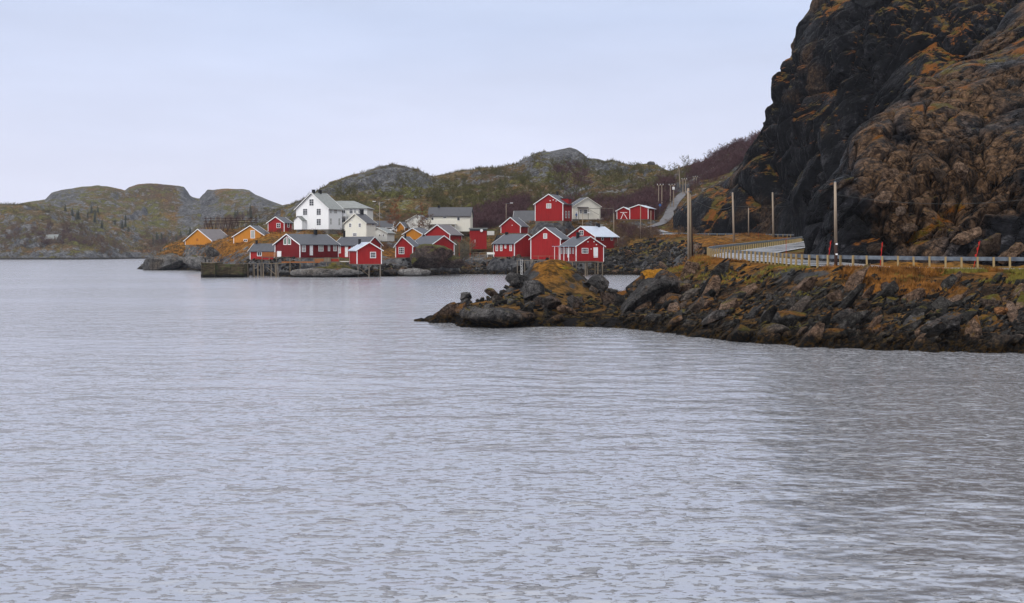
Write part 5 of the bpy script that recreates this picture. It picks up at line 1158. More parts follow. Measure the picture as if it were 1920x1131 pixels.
# ------------------------------------------------------------------ piers, decks, fences, racks
def build_piers():
    D = 236; s = D/F; rnd = random.Random(3)
    o = P(376.5, 520.3, D); X = lambda px: (px-376.5)*s; zt = 27.5*s
    r = empty('log_pier', (o.x, D, 0)); tag(r, 'old mossy log crib pier jutting out left of the piles', 'pier')
    def crib(name, x0, x1, y0, y1, top, n):
        m = MB(); dz = (top+.8)/n
        for i in range(n):
            z = -.8+i*dz; e = rnd.uniform(-.05, .05)
            e2 = rnd.uniform(0, .22); m.box(x0+e, x1-e, y0+e2, y1, z+.02, z+dz-.02)
        for x in np.arange(x0+.4, x1-.2, 1.35): m.box(x-.12, x+.12, y0+e2-.16+rnd.uniform(-.05, .05), y0+e2-.005, z+.04, z+dz-.04)
        return m.build(name, M['crib'], r)
    crib('crib', 0, X(402.5), 0, 7, zt, 13); crib('crib', X(402.5)+.02, X(455), .8, 6, zt-.3, 12)
    MB().box(.05, X(402), .1, 7, zt, zt+.09).build('deck', M['woodgrey'], r)
    for px in (378, 402, 428, 452): MB().tube([(X(px), -.1 if px < 403 else .7, -.8), (X(px)+rnd.uniform(-.1, .1), -.1 if px < 403 else .7, zt+rnd.uniform(-.3, .2))], .09, 8).build('corner_post', M['crib'], r)
    for px, h in ((384, .8), (391, .45)): MB().tube([(X(px), .4, zt+.08), (X(px), .4, zt+.08+h)], .12, 8).build('bollard', M['black'], r)
    # pile pier
    D = 240; s = D/F; o = P(450, 520, D); r = empty('pile_pier', (o.x, D, 0)); tag(r, 'rickety plank pier on leaning timber piles before the dark red house', 'pier'); X = lambda px: (px-450)*s
    zd = H+(HY-494.5)/F*D
    m = MB()
    for i in range(38): x = X(450)+i*(X(505)-X(450))/38; m.box(x, x+.13, rnd.uniform(-.15, 0), 2.6, zd+rnd.uniform(0, .03), zd+.07)
    m.build('deck', M['woodgrey'], r)
    for px in (453, 464, 476, 483, 489, 493, 508, 517.5, 521):
        MB().tube([(X(px), .1+rnd.random()*.4, -.9), (X(px)+rnd.uniform(-.08, .08), .2, zd+(.02 if px < 500 else -.1))], [.14, .11], 8).build('pile', M['wood'] if rnd.random() < .5 else M['woodgrey'], r)
    for px in (457, 470, 486, 512): MB().tube([(X(px), 2.2, -.9), (X(px), 2.2, zd)], .12, 8).build('pile', M['woodgrey'], r)
    MB().beam((X(500), .05, zd-.75), (X(517), .05, .5), .1).build('brace', M['wood'], r); MB().beam((X(503), 0, zd+.0), (X(535), 0, zd+.12), .12).build('beam', M['wood'], r)
    # walkway before the dark red house
    D = 243; s = D/F; o = P(530, 500, D); r = empty('plank_walkway', (o.x, D, 0)); tag(r, 'long plank walkway with rails and orange boarding before the dark red house', 'walkway'); X = lambda px: (px-530)*s
    zd = H+(HY-491)/F*D; zr = H+(HY-484.5)/F*D
    MB().box(X(530), X(655), 0, 2.3, zd-.12, zd).build('deck', M['woodgrey'], r)
    MB().box(X(528), X(600), -.06, -.005, zd-.2, zd+.05).build('edge_beam', M['woodorange'], r)
    for px in (544, 563, 589, 612, 636): MB().box(X(px)-.07, X(px)+.07, -.16, -.065, (zd-2.4 if px < 570 else zd-.9), zr+.05).build('post', M['wood'], r)
    MB().box(X(589), X(637), -.13, -.066, zr-.06, zr+.04).build('handrail', M['wood'], r)
    m = MB()
    for i in range(3): z = zd+.08+i*.19; m.box(X(590), X(616), -.1, -.066, z, z+.15)
    m.build('boarding', M['woodorange'], r)
    m = MB()
    for i in range(3): z = zd+.08+i*.19; m.box(X(617), X(636), -.1, -.066, z, z+.15)
    m.build('boarding', M['red'], r)
    MB().box(X(637), X(655), .1, 1.3, zd, zd+.12).build('pale_step', M['offwhite'], r)
    # plank balcony of the red annex
    D = 249; s = D/F; o = P(491, 480, D); r = empty('plank_balcony', o); tag(r, 'orange plank balcony fence before the low red annex', 'fence')
    m = MB(); W_ = 27*s
    for i in range(6): m.box(0, W_, 0, .05, -.15+i*.16, -.02+i*.16)
    m.build('planks', M['woodorange'], r)
    for x in (0, W_/2, W_): MB().box(x-.05, x+.05, .055, .15, -1.6, .85).build('post', M['wood'], r)
    MB().box(-.1, W_+2.8, .16, 1.8, -.35, -.2).build('floor', M['woodgrey'], r)
    ct = empty('crate', P(613.5, 483.5, 242.6)); ct.location.z = zd; tag(ct, 'grey wooden crate against the long wall of the dark red house', 'crate')
    m = MB(); m.box(-.7, .7, 0, .7, .05, .85); m.build('box', M['wood'], ct)
    m = MB()
    for x in (-.68, -.05, .58): m.box(x, x+.1, -.04, -.003, .03, .86)
    m.build('batten', M['woodgrey'], ct)
    # long landing under the right-hand row
    D = 258; s = D/F; o = P(965, 490, D); r = empty('timber_landing', (o.x, D, 0)); tag(r, 'timber landing on thin piles with a ladder below the tall red boathouse', 'landing'); X = lambda px: (px-965)*s
    zd = H+(HY-488)/F*D; MB().box(X(968), X(1046), 0, 2.5, zd-.15, zd).build('deck', M['woodgrey'], r)
    for px in (970, 984, 995, 1003, 1013, 1026, 1040): MB().tube([(X(px), .15, -.7), (X(px), .15, zd-.16)], .1, 8).build('pile', M['woodgrey'], r)
    for px in (1009, 1030, 1046): MB().box(X(px)-.04, X(px)+.04, .0, .08, zd, zd+.95).build('railing_post', M['wood'], r)
    MB().box(X(1000), X(1046), .02, .07, zd+.88, zd+.95).build('handrail', M['wood'], r)
    ld = MB(); x0, x1 = X(976.2), X(979)
    ld.box(x0, x0+.05, -.12, -.07, -.4, zd+.2).box(x1, x1+.05, -.12, -.07, -.4, zd+.2)
    for i in range(8): ld.box(x0+.05, x1, -.115, -.075, -.2+i*.32, -.15+i*.32)
    ld.build('ladder', M['trim'], r)
    mp_ = empty('mooring_post', (P(959.5, 515, 255).x, 255, 0)); tag(mp_, 'dark mooring post in the water below the low red house', 'post'); MB().tube([(0, 0, -1), (0, 0, 2.0)], [.2, .17], 10).build('pile', M['black'], mp_); MB().tube([(0, 0, 2.0), (0, 0, 2.3)], [.25, .12], 10).build('cap', M['black'], mp_)
    # fence on the shore between the grassy rock and the low red house
    r = empty('shore_fence', P(852, 481, 276)); tag(r, 'brown rail fence along the shore between the front red houses', 'fence'); s = 276/F
    for px in (855, 866, 877, 888, 899, 910, 921): MB().box((px-852)*s-.06, (px-852)*s+.06, -.06, .06, -.8, 1.0).build('post', M['wood'], r)
    for z in (.45, .85): MB().box(0, 72*s, .065, .12, z, z+.1).build('rail', M['wood'], r)
    for px, yt, lb in ((861, 450, 'thin reddish stake right of the blank red gable'), (881.5, 447, 'taller thin reddish stake before the grey willow')):
        v = P(px, 482, 272); k = empty('stake', v); tag(k, lb, 'stake'); MB().tube([(0, 0, -.5), (0, 0, (482-yt)*272/F)], .05, 6).build('stick', M['woodorange'], k); MB().box(-.08, .08, -.08, .08, .5, .8).build('band', M['redplastic'], k)
    # picnic table-like white bench by the fence
    r = empty('pale_bench', P(920, 481, 270)); tag(r, 'pale slatted bench at the left corner of the low red house', 'bench'); MB().box(-.9, .9, 0, .45, .42, .48).build('seat', M['offwhite'], r); MB().box(-.9, .9, .46, .52, .55, .95).build('backrest', M['offwhite'], r)
    for x in (-.75, .7): MB().box(x, x+.06, .05, .4, -.2, .415).build('leg', M['offwhite'], r)
    # fish drying racks on the knoll
    D = 368
    for n_, (pa, pb, D, lb) in enumerate(((386, 432, 366, 'left-hand weathered fish drying rack of leaning poles on the knoll'), (434, 480, 372, 'right-hand weathered fish drying rack of leaning poles on the knoll'))):
        z0 = min(gz(pa, D), gz(pb, D)); x0, x1 = (pa-960)/F*D, (pb-960)/F*D; r = empty('drying_rack', (x0, D, z0)); tag(r, lb, 'drying rack', 'fish drying racks on the knoll'); L = x1-x0; zt = H+(HY-409.5)/F*D-z0
        k = 6
        for i in range(k):
            x = L*i/(k-1)
            for dy in (-1, 1):
                MB().tube([(x+.5*dy, dy*1.9, -.4), (x-.1*dy, -dy*.15, zt+.25)], [.13, .10], 6).build('leaning_pole', M['poletar'] if i not in (2, 3) else M['wood'], r)
        for y, z in ((0, zt), (-.9, zt*.62), (.9, zt*.62), (-.45, zt*.82), (.45, zt*.82)): MB().tube([(-.6, y, z), (L+.6, y, z+.05)], .09, 6).build('long_pole', M['poletar'], r)
    # two pale rowing-boat sized things by the cream annex
    v = P(729, 428.5, 322); c = empty('parked_car', v); c.location.z = gz(729, 322)+.05; tag(c, 'small white car parked behind the cream annex', 'car')
    pr = [(-2, .35), (-2, .85), (-1.3, .95), (-.7, 1.42), (.8, 1.42), (1.4, .95), (2, .8), (2, .35)]; k = len(pr)
    poly_mesh('body', [(x, -.8, z) for x, z in pr]+[(x, .8, z) for x, z in pr], [tuple(range(k))[::-1], tuple(range(k, 2*k))]+[(i, (i+1) % k, k+(i+1) % k, k+i) for i in range(k)][::1], M['trim'], c)
    MB().add([(-1.1, -.82, .98), (1.2, -.82, .98), (.7, -.82, 1.34), (-.65, -.82, 1.34), (-1.1, -.79, .98), (1.2, -.79, .98), (.7, -.79, 1.34), (-.65, -.79, 1.34)], [(3,2,1,0), (0,1,5,4), (1,2,6,5), (2,3,7,6), (3,0,4,7)]).build('side_window', M['glass'], c)
    for x in (-1.25, 1.25):
        for y in (-.72, .72): MB().tube([(x, y-.1, .33), (x, y+.1, .33)], .33, 14).build('wheel', M['black'], c)

# ------------------------------------------------------------------ a person
def build_person():
    v = P(1080.6, 411.2, 313)
    chains = [((0, 0, .95), .14, -1), ((0, 0, 1.15), .15, 0), ((0, 0, 1.38), .17, 1), ((0, -.01, 1.5), .07, 2), ((0, -.02, 1.6), .10, 3), ((0, -.02, 1.72), .09, 4),
              ((.19, 0, 1.42), .065, 2), ((.27, -.02, 1.15), .055, 6), ((.25, -.14, .93), .04, 7), ((.25, -.18, .85), .035, 8), ((-.19, 0, 1.42), .065, 2), ((-.27, 0, 1.15), .055, 10), ((-.26, -.1, .92), .04, 11), ((-.26, -.13, .84), .035, 12),
              ((.10, 0, .85), .10, 0), ((.12, -.05, .48), .07, 14), ((.12, .02, .08), .05, 15), ((.13, -.12, .03), .045, 16), ((-.10, 0, .85), .10, 0), ((-.13, .06, .48), .07, 18), ((-.13, .12, .08), .05, 19), ((-.14, -.02, .03), .045, 20)]
    me = bpy.data.meshes.new('person'); me.from_pydata([c[0] for c in chains], [(i, c[2]) for i, c in enumerate(chains) if c[2] >= 0], []); o = bpy.data.objects.new('person', me); link(o)
    sk = o.modifiers.new('skin', 'SKIN'); 
    for i, c in enumerate(chains): me.skin_vertices[0].data[i].radius = (c[1], c[1]*.8); me.skin_vertices[0].data[i].use_root = (i == 0)
    o.modifiers.new('sub', 'SUBSURF').levels = 2; o.modifiers['sub'].render_levels = 2
    for m in ('blue', 'skin', 'darkcloth'): me.materials.append(M[m])
    dg = C.evaluated_depsgraph_get(); me2 = bpy.data.meshes.new_from_object(o.evaluated_get(dg)); bpy.data.objects.remove(o)
    for p in me2.polygons:
        z = p.center.z; p.material_index = 1 if z > 1.53 or (z < .9 and abs(p.center.x) > .22) else (2 if z < .9 else 0); p.use_smooth = True
    o = link(bpy.data.objects.new('person', me2)); o.location = v; o.rotation_euler = (0, 0, .5)
    tag(o, 'person in a blue jacket and dark trousers walking before the pale house on the terrace', 'person')
    m = MB(); m.tube([(0, 0, 1.62), (0, .01, 1.72), (0, .01, 1.79)], [.115, .105, .05], 12); m.build('hair', M['black'], o, True)
# ------------------------------------------------------------------ rocks
def hull_rock(seed, sx=1, sy=.8, sz=.55, n=15):
    rnd = random.Random(seed); bm = bmesh.new()
    for k in range(n):
        v = Vector((rnd.gauss(0, 1), rnd.gauss(0, 1), rnd.gauss(0, 1))).normalized()*rnd.uniform(.82, 1.05)
        p = Vector([math.copysign(abs(c)**.75, c) for c in v]); bm.verts.new((p.x*sx, p.y*sy, p.z*sz))
    r = bmesh.ops.convex_hull(bm, input=bm.verts)
    bmesh.ops.delete(bm, geom=[g for g in r['geom_interior'] if isinstance(g, bmesh.types.BMVert)], context='VERTS')
    bmesh.ops.dissolve_limit(bm, angle_limit=.2, verts=bm.verts, edges=bm.edges)
    bmesh.ops.bevel(bm, geom=list(bm.edges), offset=.035, segments=1, affect='EDGES')
    bmesh.ops.triangulate(bm, faces=bm.faces); bmesh.ops.recalc_face_normals(bm, faces=bm.faces)
    me = bpy.data.meshes.new('boulder'); bm.to_mesh(me); bm.free(); me.materials.append(M['boulder']); return me
def mesh_arrays(me):
    v = np.empty(len(me.vertices)*3); me.vertices.foreach_get('co', v); t = np.array([list(p.vertices) for p in me.polygons]); return v.reshape(-1, 3), t
def merged(name, parts, mat, smooth=False):
    """parts: list of (verts, tris) -> one object"""
    off = 0; V = []; T_ = []
    for v, t in parts: V.append(v); T_.append(t+off); off += len(v)
    V = np.concatenate(V); T_ = np.concatenate(T_).astype(np.int32)
    me = bpy.data.meshes.new(name); me.vertices.add(len(V)); me.vertices.foreach_set('co', V.astype(np.float32).ravel())
    me.loops.add(T_.size); me.loops.foreach_set('vertex_index', T_.ravel()); me.polygons.add(len(T_))
    me.polygons.foreach_set('loop_start', np.arange(0, T_.size, 3, dtype=np.int32)); me.polygons.foreach_set('loop_total', np.full(len(T_), 3, dtype=np.int32))
    me.update(calc_edges=True)
    if smooth: me.polygons.foreach_set('use_smooth', np.full(len(T_), True))
    me.materials.append(M[mat]); return link(bpy.data.objects.new(name, me))
def rotm(rx, ry, rz): return np.array(Matrix.Rotation(rz, 3, 'Z')@Matrix.Rotation(ry, 3, 'Y')@Matrix.Rotation(rx, 3, 'X'))
def big_rock(name, label, px, py, D, wpx, hpx, depth, seed, tilt=0.0, mat='greyrock', rough=1.0, sink=0.3, yaw=0.0, pitch=0.0, cat='rock', facets=1.0, flat=1.0):
    """px, py: middle of the rock; wpx x hpx its size in the photograph"""
    if name in ('bank_slab', 'bank_rock', 'shore_rock', 'leaning_slab'):      # settle it on the slope it shows against
        Dm = np.arange(56, 118, .25); zr_ = H+(HY-py-hpx*.25)/F*Dm; zg = land_h((px-960)/F*Dm, Dm); hit = np.nonzero(zg > zr_)[0]
        if len(hit) and 'skyline' not in label: D = float(Dm[hit[0]])-.1
    if name == 'rubble_block':
        m_ = (np.abs(ROCKWALL[0]-px) < 7) & (np.abs(ROCKWALL[1]-py) < 7) & (ROCKWALL[2] < 125)
        if m_.any(): D = float(np.percentile(ROCKWALL[2][m_], 15))-.15
    s = D/F; w_, h_ = wpx*s/2, hpx*s/2; depth = min(depth, max(w_, h_)*1.1); bm = bmesh.new(); bmesh.ops.create_icosphere(bm, subdivisions=5, radius=1)
    me = bpy.data.meshes.new(name); bm.to_mesh(me); bm.free(); v = np.empty(len(me.vertices)*3); me.vertices.foreach_get('co', v); v = v.reshape(-1, 3)
    u = np.sign(v)*np.abs(v)**(0.68)
    rnd = random.Random(seed)
    for k in range(int(12*facets)):       # cut planes give broken faces
        nrm = np.array([rnd.gauss(0, 1), rnd.gauss(0, 1), rnd.gauss(0, .8)]); nrm /= np.linalg.norm(nrm); d = rnd.uniform(.55, .86)
        e = u@nrm-d; u = u-np.maximum(e, 0)[:, None]*nrm*0.97
    p = u*np.array([w_, depth, h_]); sc = max(w_, h_)
    a, ea = blocks(p/(sc*.62)+seed, seed, 1.5); a2, _e = blocks(p/(sc*.24)+seed, seed+3, 1.4); n_ = a*.20*sc*rough+a2*.07*sc*rough+fbm(p/(sc*.22)+seed, seed, 4)*.02*sc*rough-np.exp(-ea*16)*.02*sc
    p = p+v*n_[:, None]
    R_ = rotm(pitch, -tilt, yaw); p = p@R_.T
    me.vertices.foreach_set('co', p.astype(np.float32).ravel()); me.update(); me.materials.append(M[mat]); me.polygons.foreach_set('use_smooth', [True]*len(me.polygons))
    try: me.set_sharp_from_angle(angle=math.radians(22))
    except Exception: pass
    o = link(bpy.data.objects.new(name, me)); o.location = P(px, py, D)
    if 'hillside' in name or 'skyline' in name: o.location.z = gz(px, D)+h_*.35
    tag(o, label, cat); return o
def build_rocks():
    B = big_rock
    B('perched_rock', 'dark rounded boulder with a pale top perched on the tip of the near spit', 874, 555, 94, 29, 19, .55, 5)
    B('perched_rock', 'small dark block wedged under the perched boulder on the near spit', 872, 567, 93.5, 24, 14, .5, 6)
    B('shore_rock', 'long dark weed-skirted rock at the front of the near spit', 925, 594, 83.8, 150, 44, 2.6, 8, tilt=-.04, flat=1)
    B('shore_rock', 'smooth grey sloping rock at the far left tip of the near spit', 838, 590, 90, 82, 36, 1.8, 9, tilt=.25)
    B('shore_rock', 'dark weedy tongue of rock at the very left tip of the spit', 800, 601, 90.4, 52, 9, 1.0, 10, tilt=.08)
    B('shore_rock', 'upright pointed grey rock leaning on the left of the mossy dome', 970, 528, 99, 40, 44, 1.0, 12, tilt=.75)
    B('shore_rock', 'dark overhanging rock below the left side of the mossy dome', 1000, 549, 95, 62, 52, 1.6, 13, tilt=.35)
    B('mossy_rock', 'large domed rock covered in golden moss, highest point of the near spit', 1040, 513, 101, 90, 46, 3.0, 14, tilt=.0, mat='mossrock', facets=.4, rough=.7)
    B('shore_rock', 'brown block of rock right of the dark overhang on the near spit', 1030, 570, 91, 66, 34, 1.4, 15, tilt=.1)
    B('shore_rock', 'squarish pinkish-brown block in the middle of the near spit', 1079, 567, 90, 30, 34, 1.0, 16, tilt=.05)
    B('shore_rock', 'grey pointed rocks right of the mossy dome', 1118, 535, 101, 48, 40, 1.3, 17, tilt=-.5)
    B('shore_rock', 'brown rounded block beside the tuft of orange grass', 1146, 563, 93, 52, 34, 1.5, 18, tilt=-.1)
    B('shore_rock', 'flat grey ledge on the skyline right of the mossy dome', 1142, 545, 102, 44, 9, 1.2, 19, tilt=-.08)
    B('leaning_slab', 'huge grey slab leaning up to the right where the spit meets the bank', 1212, 557, 88.5, 132, 66, 2.2, 21, tilt=.62, facets=1.2)
    B('leaning_slab', 'broad grey block behind the huge leaning slab', 1250, 540, 92, 80, 48, 2.0, 22, tilt=.12)
    B('shore_rock', 'mossy-topped hump behind the huge leaning slab', 1232, 521, 100, 64, 30, 2.0, 23, mat='mossrock', facets=.5)
    B('shore_rock', 'pale low rock on the waterline right of the huge slab', 1226, 598, 78, 34, 17, .7, 24, tilt=.1)
    B('bank_slab', 'pale flat slab pointing down to the water in the middle of the bank', 1338, 594, 74, 62, 22, 1.0, 25, tilt=.5, pitch=.1)
    B('bank_slab', 'long thin slab slanting up to the right in the middle of the bank', 1408, 590, 73, 72, 14, .8, 26, tilt=.62)
    B('bank_slab', 'big pinkish slab slanting up to the right below the tarred pole', 1580, 594, 70, 66, 22, 1.0, 27, tilt=.45)
    B('bank_slab', 'long pale slab nearly reaching the water right of the pinkish slab', 1712, 606, 67.5, 70, 20, .9, 28, tilt=.7)
    B('bank_slab', 'dark-edged slab beside the big pale grey slab near the water', 1735, 622, 66, 76, 16, .7, 29, tilt=.78)
    B('bank_slab', 'biggest pale grey slab on the right of the bank', 1775, 608, 67, 62, 38, 1.2, 30, tilt=.65)
    B('bank_rock', 'orange lichen boulder high on the right of the bank', 1880, 585, 69, 30, 26, .6, 31, mat='rustrock')
    B('bank_rock', 'pale rounded boulder with dark hole in the middle of the bank', 1440, 592, 72, 34, 20, .7, 32, tilt=-.1)
    B('bank_rock', 'wide brown slab set flat near the top of the bank', 1660, 540, 73, 34, 16, .7, 33, tilt=.6)
    B('bank_rock', 'rust-brown block near the water below the mound of scrub', 1900, 640, 63, 40, 22, .8, 34, tilt=.3)
    # village shore
    B('grassy_rock', 'big steep rock with a grassy top on the shore between the red houses', 805, 482, 252, 92, 46, 3.6, 41, mat='grassrock', facets=.6)
    B('grassy_rock', 'small grassy hump right of the big steep rock on the village shore', 848, 492, 255, 44, 26, 2.4, 42, mat='grassrock', facets=.5)
    B('flat_skerry', 'long low pale skerry before the walkway of the dark red house', 617, 511.5, 239, 146, 17, 3.2, 43, mat='paleslab', facets=.3, rough=.5)
    B('flat_skerry', 'shorter flat pale skerry right of the cabin on stilts', 776, 510.5, 246, 62, 13, 1.9, 44, mat='paleslab', facets=.3, rough=.5)
    B('flat_skerry', 'dark low rock just left of the shorter pale skerry', 735, 512, 246, 34, 14, 1.6, 45)
    B('headland_rock', 'smooth grey whaleback at the tip of the headland below the left yellow house', 318, 494, 326, 104, 34, 5.0, 46, tilt=.14, mat='slab', facets=.5, rough=.7)
    B('headland_rock', 'smooth grey hump behind the log pier', 375, 493, 305, 56, 26, 3.2, 47, tilt=-.1, mat='slab', facets=.5, rough=.7)
    B('headland_rock', 'round grey boulder in the golden grass below the left yellow house', 397, 472, 291, 28, 20, 2.2, 48, mat='slab', facets=.5)
    B('skyline_boulder', 'squarish boulder standing on the skyline left of the saddle', 1220, 305, 556, 17, 10, 1.8, 49, mat='slab')
    B('hillside_boulder', 'pale angular boulder showing through scrub right of the pale house', 1176, 355, 400, 26, 19, 2.4, 50, mat='slab')
    B('hillside_boulder', 'pale mossy boulder just below the far guardrail end', 1224, 431.5, 290, 22, 14, 1.3, 51, mat='slab')
    B('pale_boulder', 'large pale boulder lodged high in the brown rubble on the right', 1888, 306, 100, 40, 28, 1.2, 52, mat='slab')
    # pieces of the brown rubble wall
    for i, (px, py, D, w_, h_, t_, lb) in enumerate(((1672, 326, 97, 34, 22, .1, 'pale block at the top of the brown rubble wall'), (1655, 375, 95, 44, 34, .3, 'big brown square block in the rubble wall above the guardrail'),
        (1690, 395, 94, 24, 18, .6, 'pale broken block in the middle of the rubble wall'), (1700, 430, 92, 34, 22, .2, 'brown block low in the rubble wall'), (1760, 330, 98, 36, 28, -.4, 'leaning brown block beside the dark hollow in the rubble wall'),
        (1800, 322, 98, 30, 36, .5, 'upright brown block right of the dark hollow'), (1850, 470, 89, 84, 34, .7, 'grey leaning slab low at the right of the rock wall'), (1896, 480, 87.5, 60, 34, .75, 'lowest grey leaning slab at the right edge of the rock wall'), (1812, 445, 91, 60, 26, .6, 'dark grey slab above the leaning slabs'), (1640, 470, 89.5, 40, 34, .4, 'brown rock at the foot of the wall behind the guardrail'), (1585, 345, 99, 40, 20, .7, 'pale topped rock behind the top of the tarred pole'))):
        B('rubble_block', lb, px, py, D, w_, h_, .8, 60+i, tilt=t_, mat='rubble')
    # 300 boulders, each its own; the countless rest as rubble
    shapes = [hull_rock(100+k, 1, .62+.04*(k % 4), .40+.06*(k % 5), 13+k % 7) for k in range(14)]
    arrs = [mesh_arrays(me) for me in shapes]; rnd = random.Random(12)
    LB = {'bank': ('grey-brown angular boulder in the rock bank below the near guardrail', 'boulders of the rock bank below the guardrail'), 'spit': ('dark broken boulder heaped on the near rocky spit', 'boulders heaped on the near rocky spit'),
          'cove': ('dark boulder in the rubble slope at the head of the cove', 'boulders of the rubble slope at the head of the cove'), 'shore': ('dark rounded boulder along the village waterline', 'boulders along the village waterline')}
    cand = []
    def region(key, n, f, smin, smax, pw=2.2):
        for _ in range(n):
            px, D = f(); cand.append((px, D, smin+(smax-smin)*rnd.random()**pw, key))
    def fbank():
        px = rnd.uniform(1180, 2030); t = rnd.random()**(1.9 if rnd.random() < .8 else .9)*.93; Ds = np.interp(px, [1180, 1290, 1430, 1560, 1750, 1960, 2100], [81, 74.5, 68, 65, 62.5, 60.8, 60]); De = np.interp(px, [1180, 1290, 1370, 1500, 1650, 1960, 2100], [104, 104, 97, 86, 77, 73.5, 73]); return px, Ds-.4+(De-Ds)*t
    def fspit():
        px = rnd.uniform(850, 1270); return px, np.interp(px, [850, 1270], [82.6, 77])+rnd.random()*20
    def fcove():
        px = rnd.uniform(1105, 1350); t = rnd.random(); a = np.interp(px, [1105, 1190, 1220, 1255, 1300, 1350], [262, 261, 252, 236, 190, 150]); b_ = np.interp(px, [1105, 1130, 1160, 1220, 1290, 1350], [268, 276, 276, 280, 262, 215]); return px, a+(b_-a)*t
    def fshore():
        px = rnd.choice([rnd.uniform(830, 1110), rnd.uniform(690, 830), rnd.uniform(430, 560)]); s_ = np.interp(px, [430, 500, 560, 700, 780, 830, 920, 1010, 1110], [256, 251, 240, 243, 250, 260, 266, 261, 261]); return px, s_+rnd.random()**1.5*13
    region('bank', 330, fbank, .4, 1.7, 3.0); region('spit', 90, fspit, .4, 1.2); region('cove', 150, fcove, .7, 2.0); region('shore', 120, fshore, .6, 2.0)
    cand.sort(key=lambda c: -c[2]/c[1]); ind = cand[:290]; rest = cand[290:]
    cand = []; region('bank', 5200, fbank, .10, .50, 2.2); region('spit', 900, fspit, .12, .55); region('cove', 1500, fcove, .3, 1.1); region('shore', 900, fshore, .3, 1.0); rest += cand
    def place(c):
        px, D, s, key = c; x = (px-960)/F*D; return x, D
    XY = np.array([place(c) for c in ind+rest]); Z = zs(XY); RD, _ = near_path(XY[:, 0], XY[:, 1], RA)
    parts = []
    for i, c in enumerate(ind+rest):
        px, D, s, key = c; x, y = XY[i]; z = Z[i]
        if key == 'bank' and z > 2.8 and rnd.random() < .55: continue
        if key == 'spit' and 985 < px < 1098 and D > 94: continue
        if z < -.5 or RD[i] < ROADW/2+1.3+s*1.2: continue
        k = rnd.randrange(14)
        if key in ('bank',): rx, ry, rz = rnd.gauss(.35, .35), -rnd.gauss(.6, .35), rnd.gauss(0, .5)
        elif key == 'spit': rx, ry, rz = rnd.gauss(.2, .5), rnd.gauss(-.2, .5), rnd.uniform(0, 6.28)
        else: rx, ry, rz = rnd.gauss(.2, .4), rnd.gauss(0, .5), rnd.uniform(0, 6.28)
        sc = np.array([s*rnd.uniform(.8, 1.25), s*rnd.uniform(.8, 1.1), s*rnd.uniform(.75, 1.2)])
        if key == 'bank' and rnd.random() < .6: sc *= np.array([1.35, .8, .62]); ry = -rnd.gauss(.68, .16)
        if i < len(ind):
            o = bpy.data.objects.new('boulder', shapes[k]); SC.collection.objects.link(o); o.location = (x, y, z+s*.12); o.rotation_euler = (rx, ry, rz); o.scale = tuple(sc*.8)
            lb, gp = LB[key]; h0 = z
            sz = 'large' if s > 1.05 else ('middling' if s > .75 else 'small')
            if key == 'bank':
                v_ = 'at the waterline' if h0 < 1.2 else ('midway up the bank' if h0 < 2.9 else 'high on the bank under the grass verge')
                q_ = 'left of the guardrail bend' if px < 1350 else ('below the guardrail bend' if px < 1500 else ('near the tarred pole' if px < 1640 else ('right of the tarred pole' if px < 1790 else 'towards the right edge')))
                lb = sz+' angular boulder '+v_+', '+q_
            elif key == 'spit': lb = sz+' dark boulder on the near spit, '+('left of' if px < 985 else ('in front of' if px < 1098 else 'right of'))+' the mossy dome'
            elif key == 'cove': lb = sz+' dark boulder in the cove rubble, '+('at the water' if h0 < 2.2 else 'up the slope')+', '+('beside the veranda cabin' if px < 1180 else ('below the far guardrail' if px < 1265 else 'behind the double pole'))
            else: lb = sz+' rounded boulder on the village waterline, '+('before the log pier' if px < 560 else ('by the grassy rock' if px < 830 else ('before the rail fence' if px < 930 else 'below the right-hand red houses')))
            tag(o, lb, 'boulder', gp)
        else:
            v, t = arrs[k]; parts.append(((v*sc*.8)@rotm(rx, ry, rz).T+np.array([x, y, z+s*.1]), t))
    for k in range(4):           # four drifts so their tone varies
        o = merged('rubble', parts[k::4], 'boulder'); tag(o, kind='stuff'); o['label'] = 'loose rubble filling the slopes between the boulders'; o['category'] = 'rubble'
# ------------------------------------------------------------------ vegetation
def twig_mat(name, col, var=.4):
    m, nt, b = new_mat(name); g = objpos(nt); n = noise_node(nt, g, 0.9, 4, .6)
    nt.links.new(ramp_node(nt, n, [(.35, tuple(x*(1-var) for x in col)), (.65, tuple(x*(1+var) for x in col))]), b.inputs['Base Color']); b.inputs['Roughness'].default_value = .9
    b.inputs['Specular IOR Level'].default_value = .1; return m
M['twig_purple'] = twig_mat('purple_twigs', (.085, .042, .045)); M['twig_rust'] = twig_mat('rusty_twigs', (.22, .085, .035)); M['twig_brown'] = twig_mat('brown_twigs', (.12, .075, .048)); M['twig_grey'] = twig_mat('grey_twigs', (.15, .13, .085))
M['twig_olive'] = twig_mat('olive_twigs', (.075, .068, .020)); M['twig_rustdark'] = twig_mat('dark_rusty_twigs', (.12, .055, .028)); M['bark'] = twig_mat('bark', (.13, .10, .08)); M['needle'] = twig_mat('spruce_needles', (.045, .052, .034), .4)
M['drygrass'] = twig_mat('dry_grass', (.16, .066, .014), .75); M['goldgrass'] = twig_mat('golden_grass', (.30, .13, .022), .55); M['moss_grass'] = twig_mat('moss_grass', (.13, .11, .02), .5); M['heath'] = twig_mat('heath', (.055, .045, .018), .6)
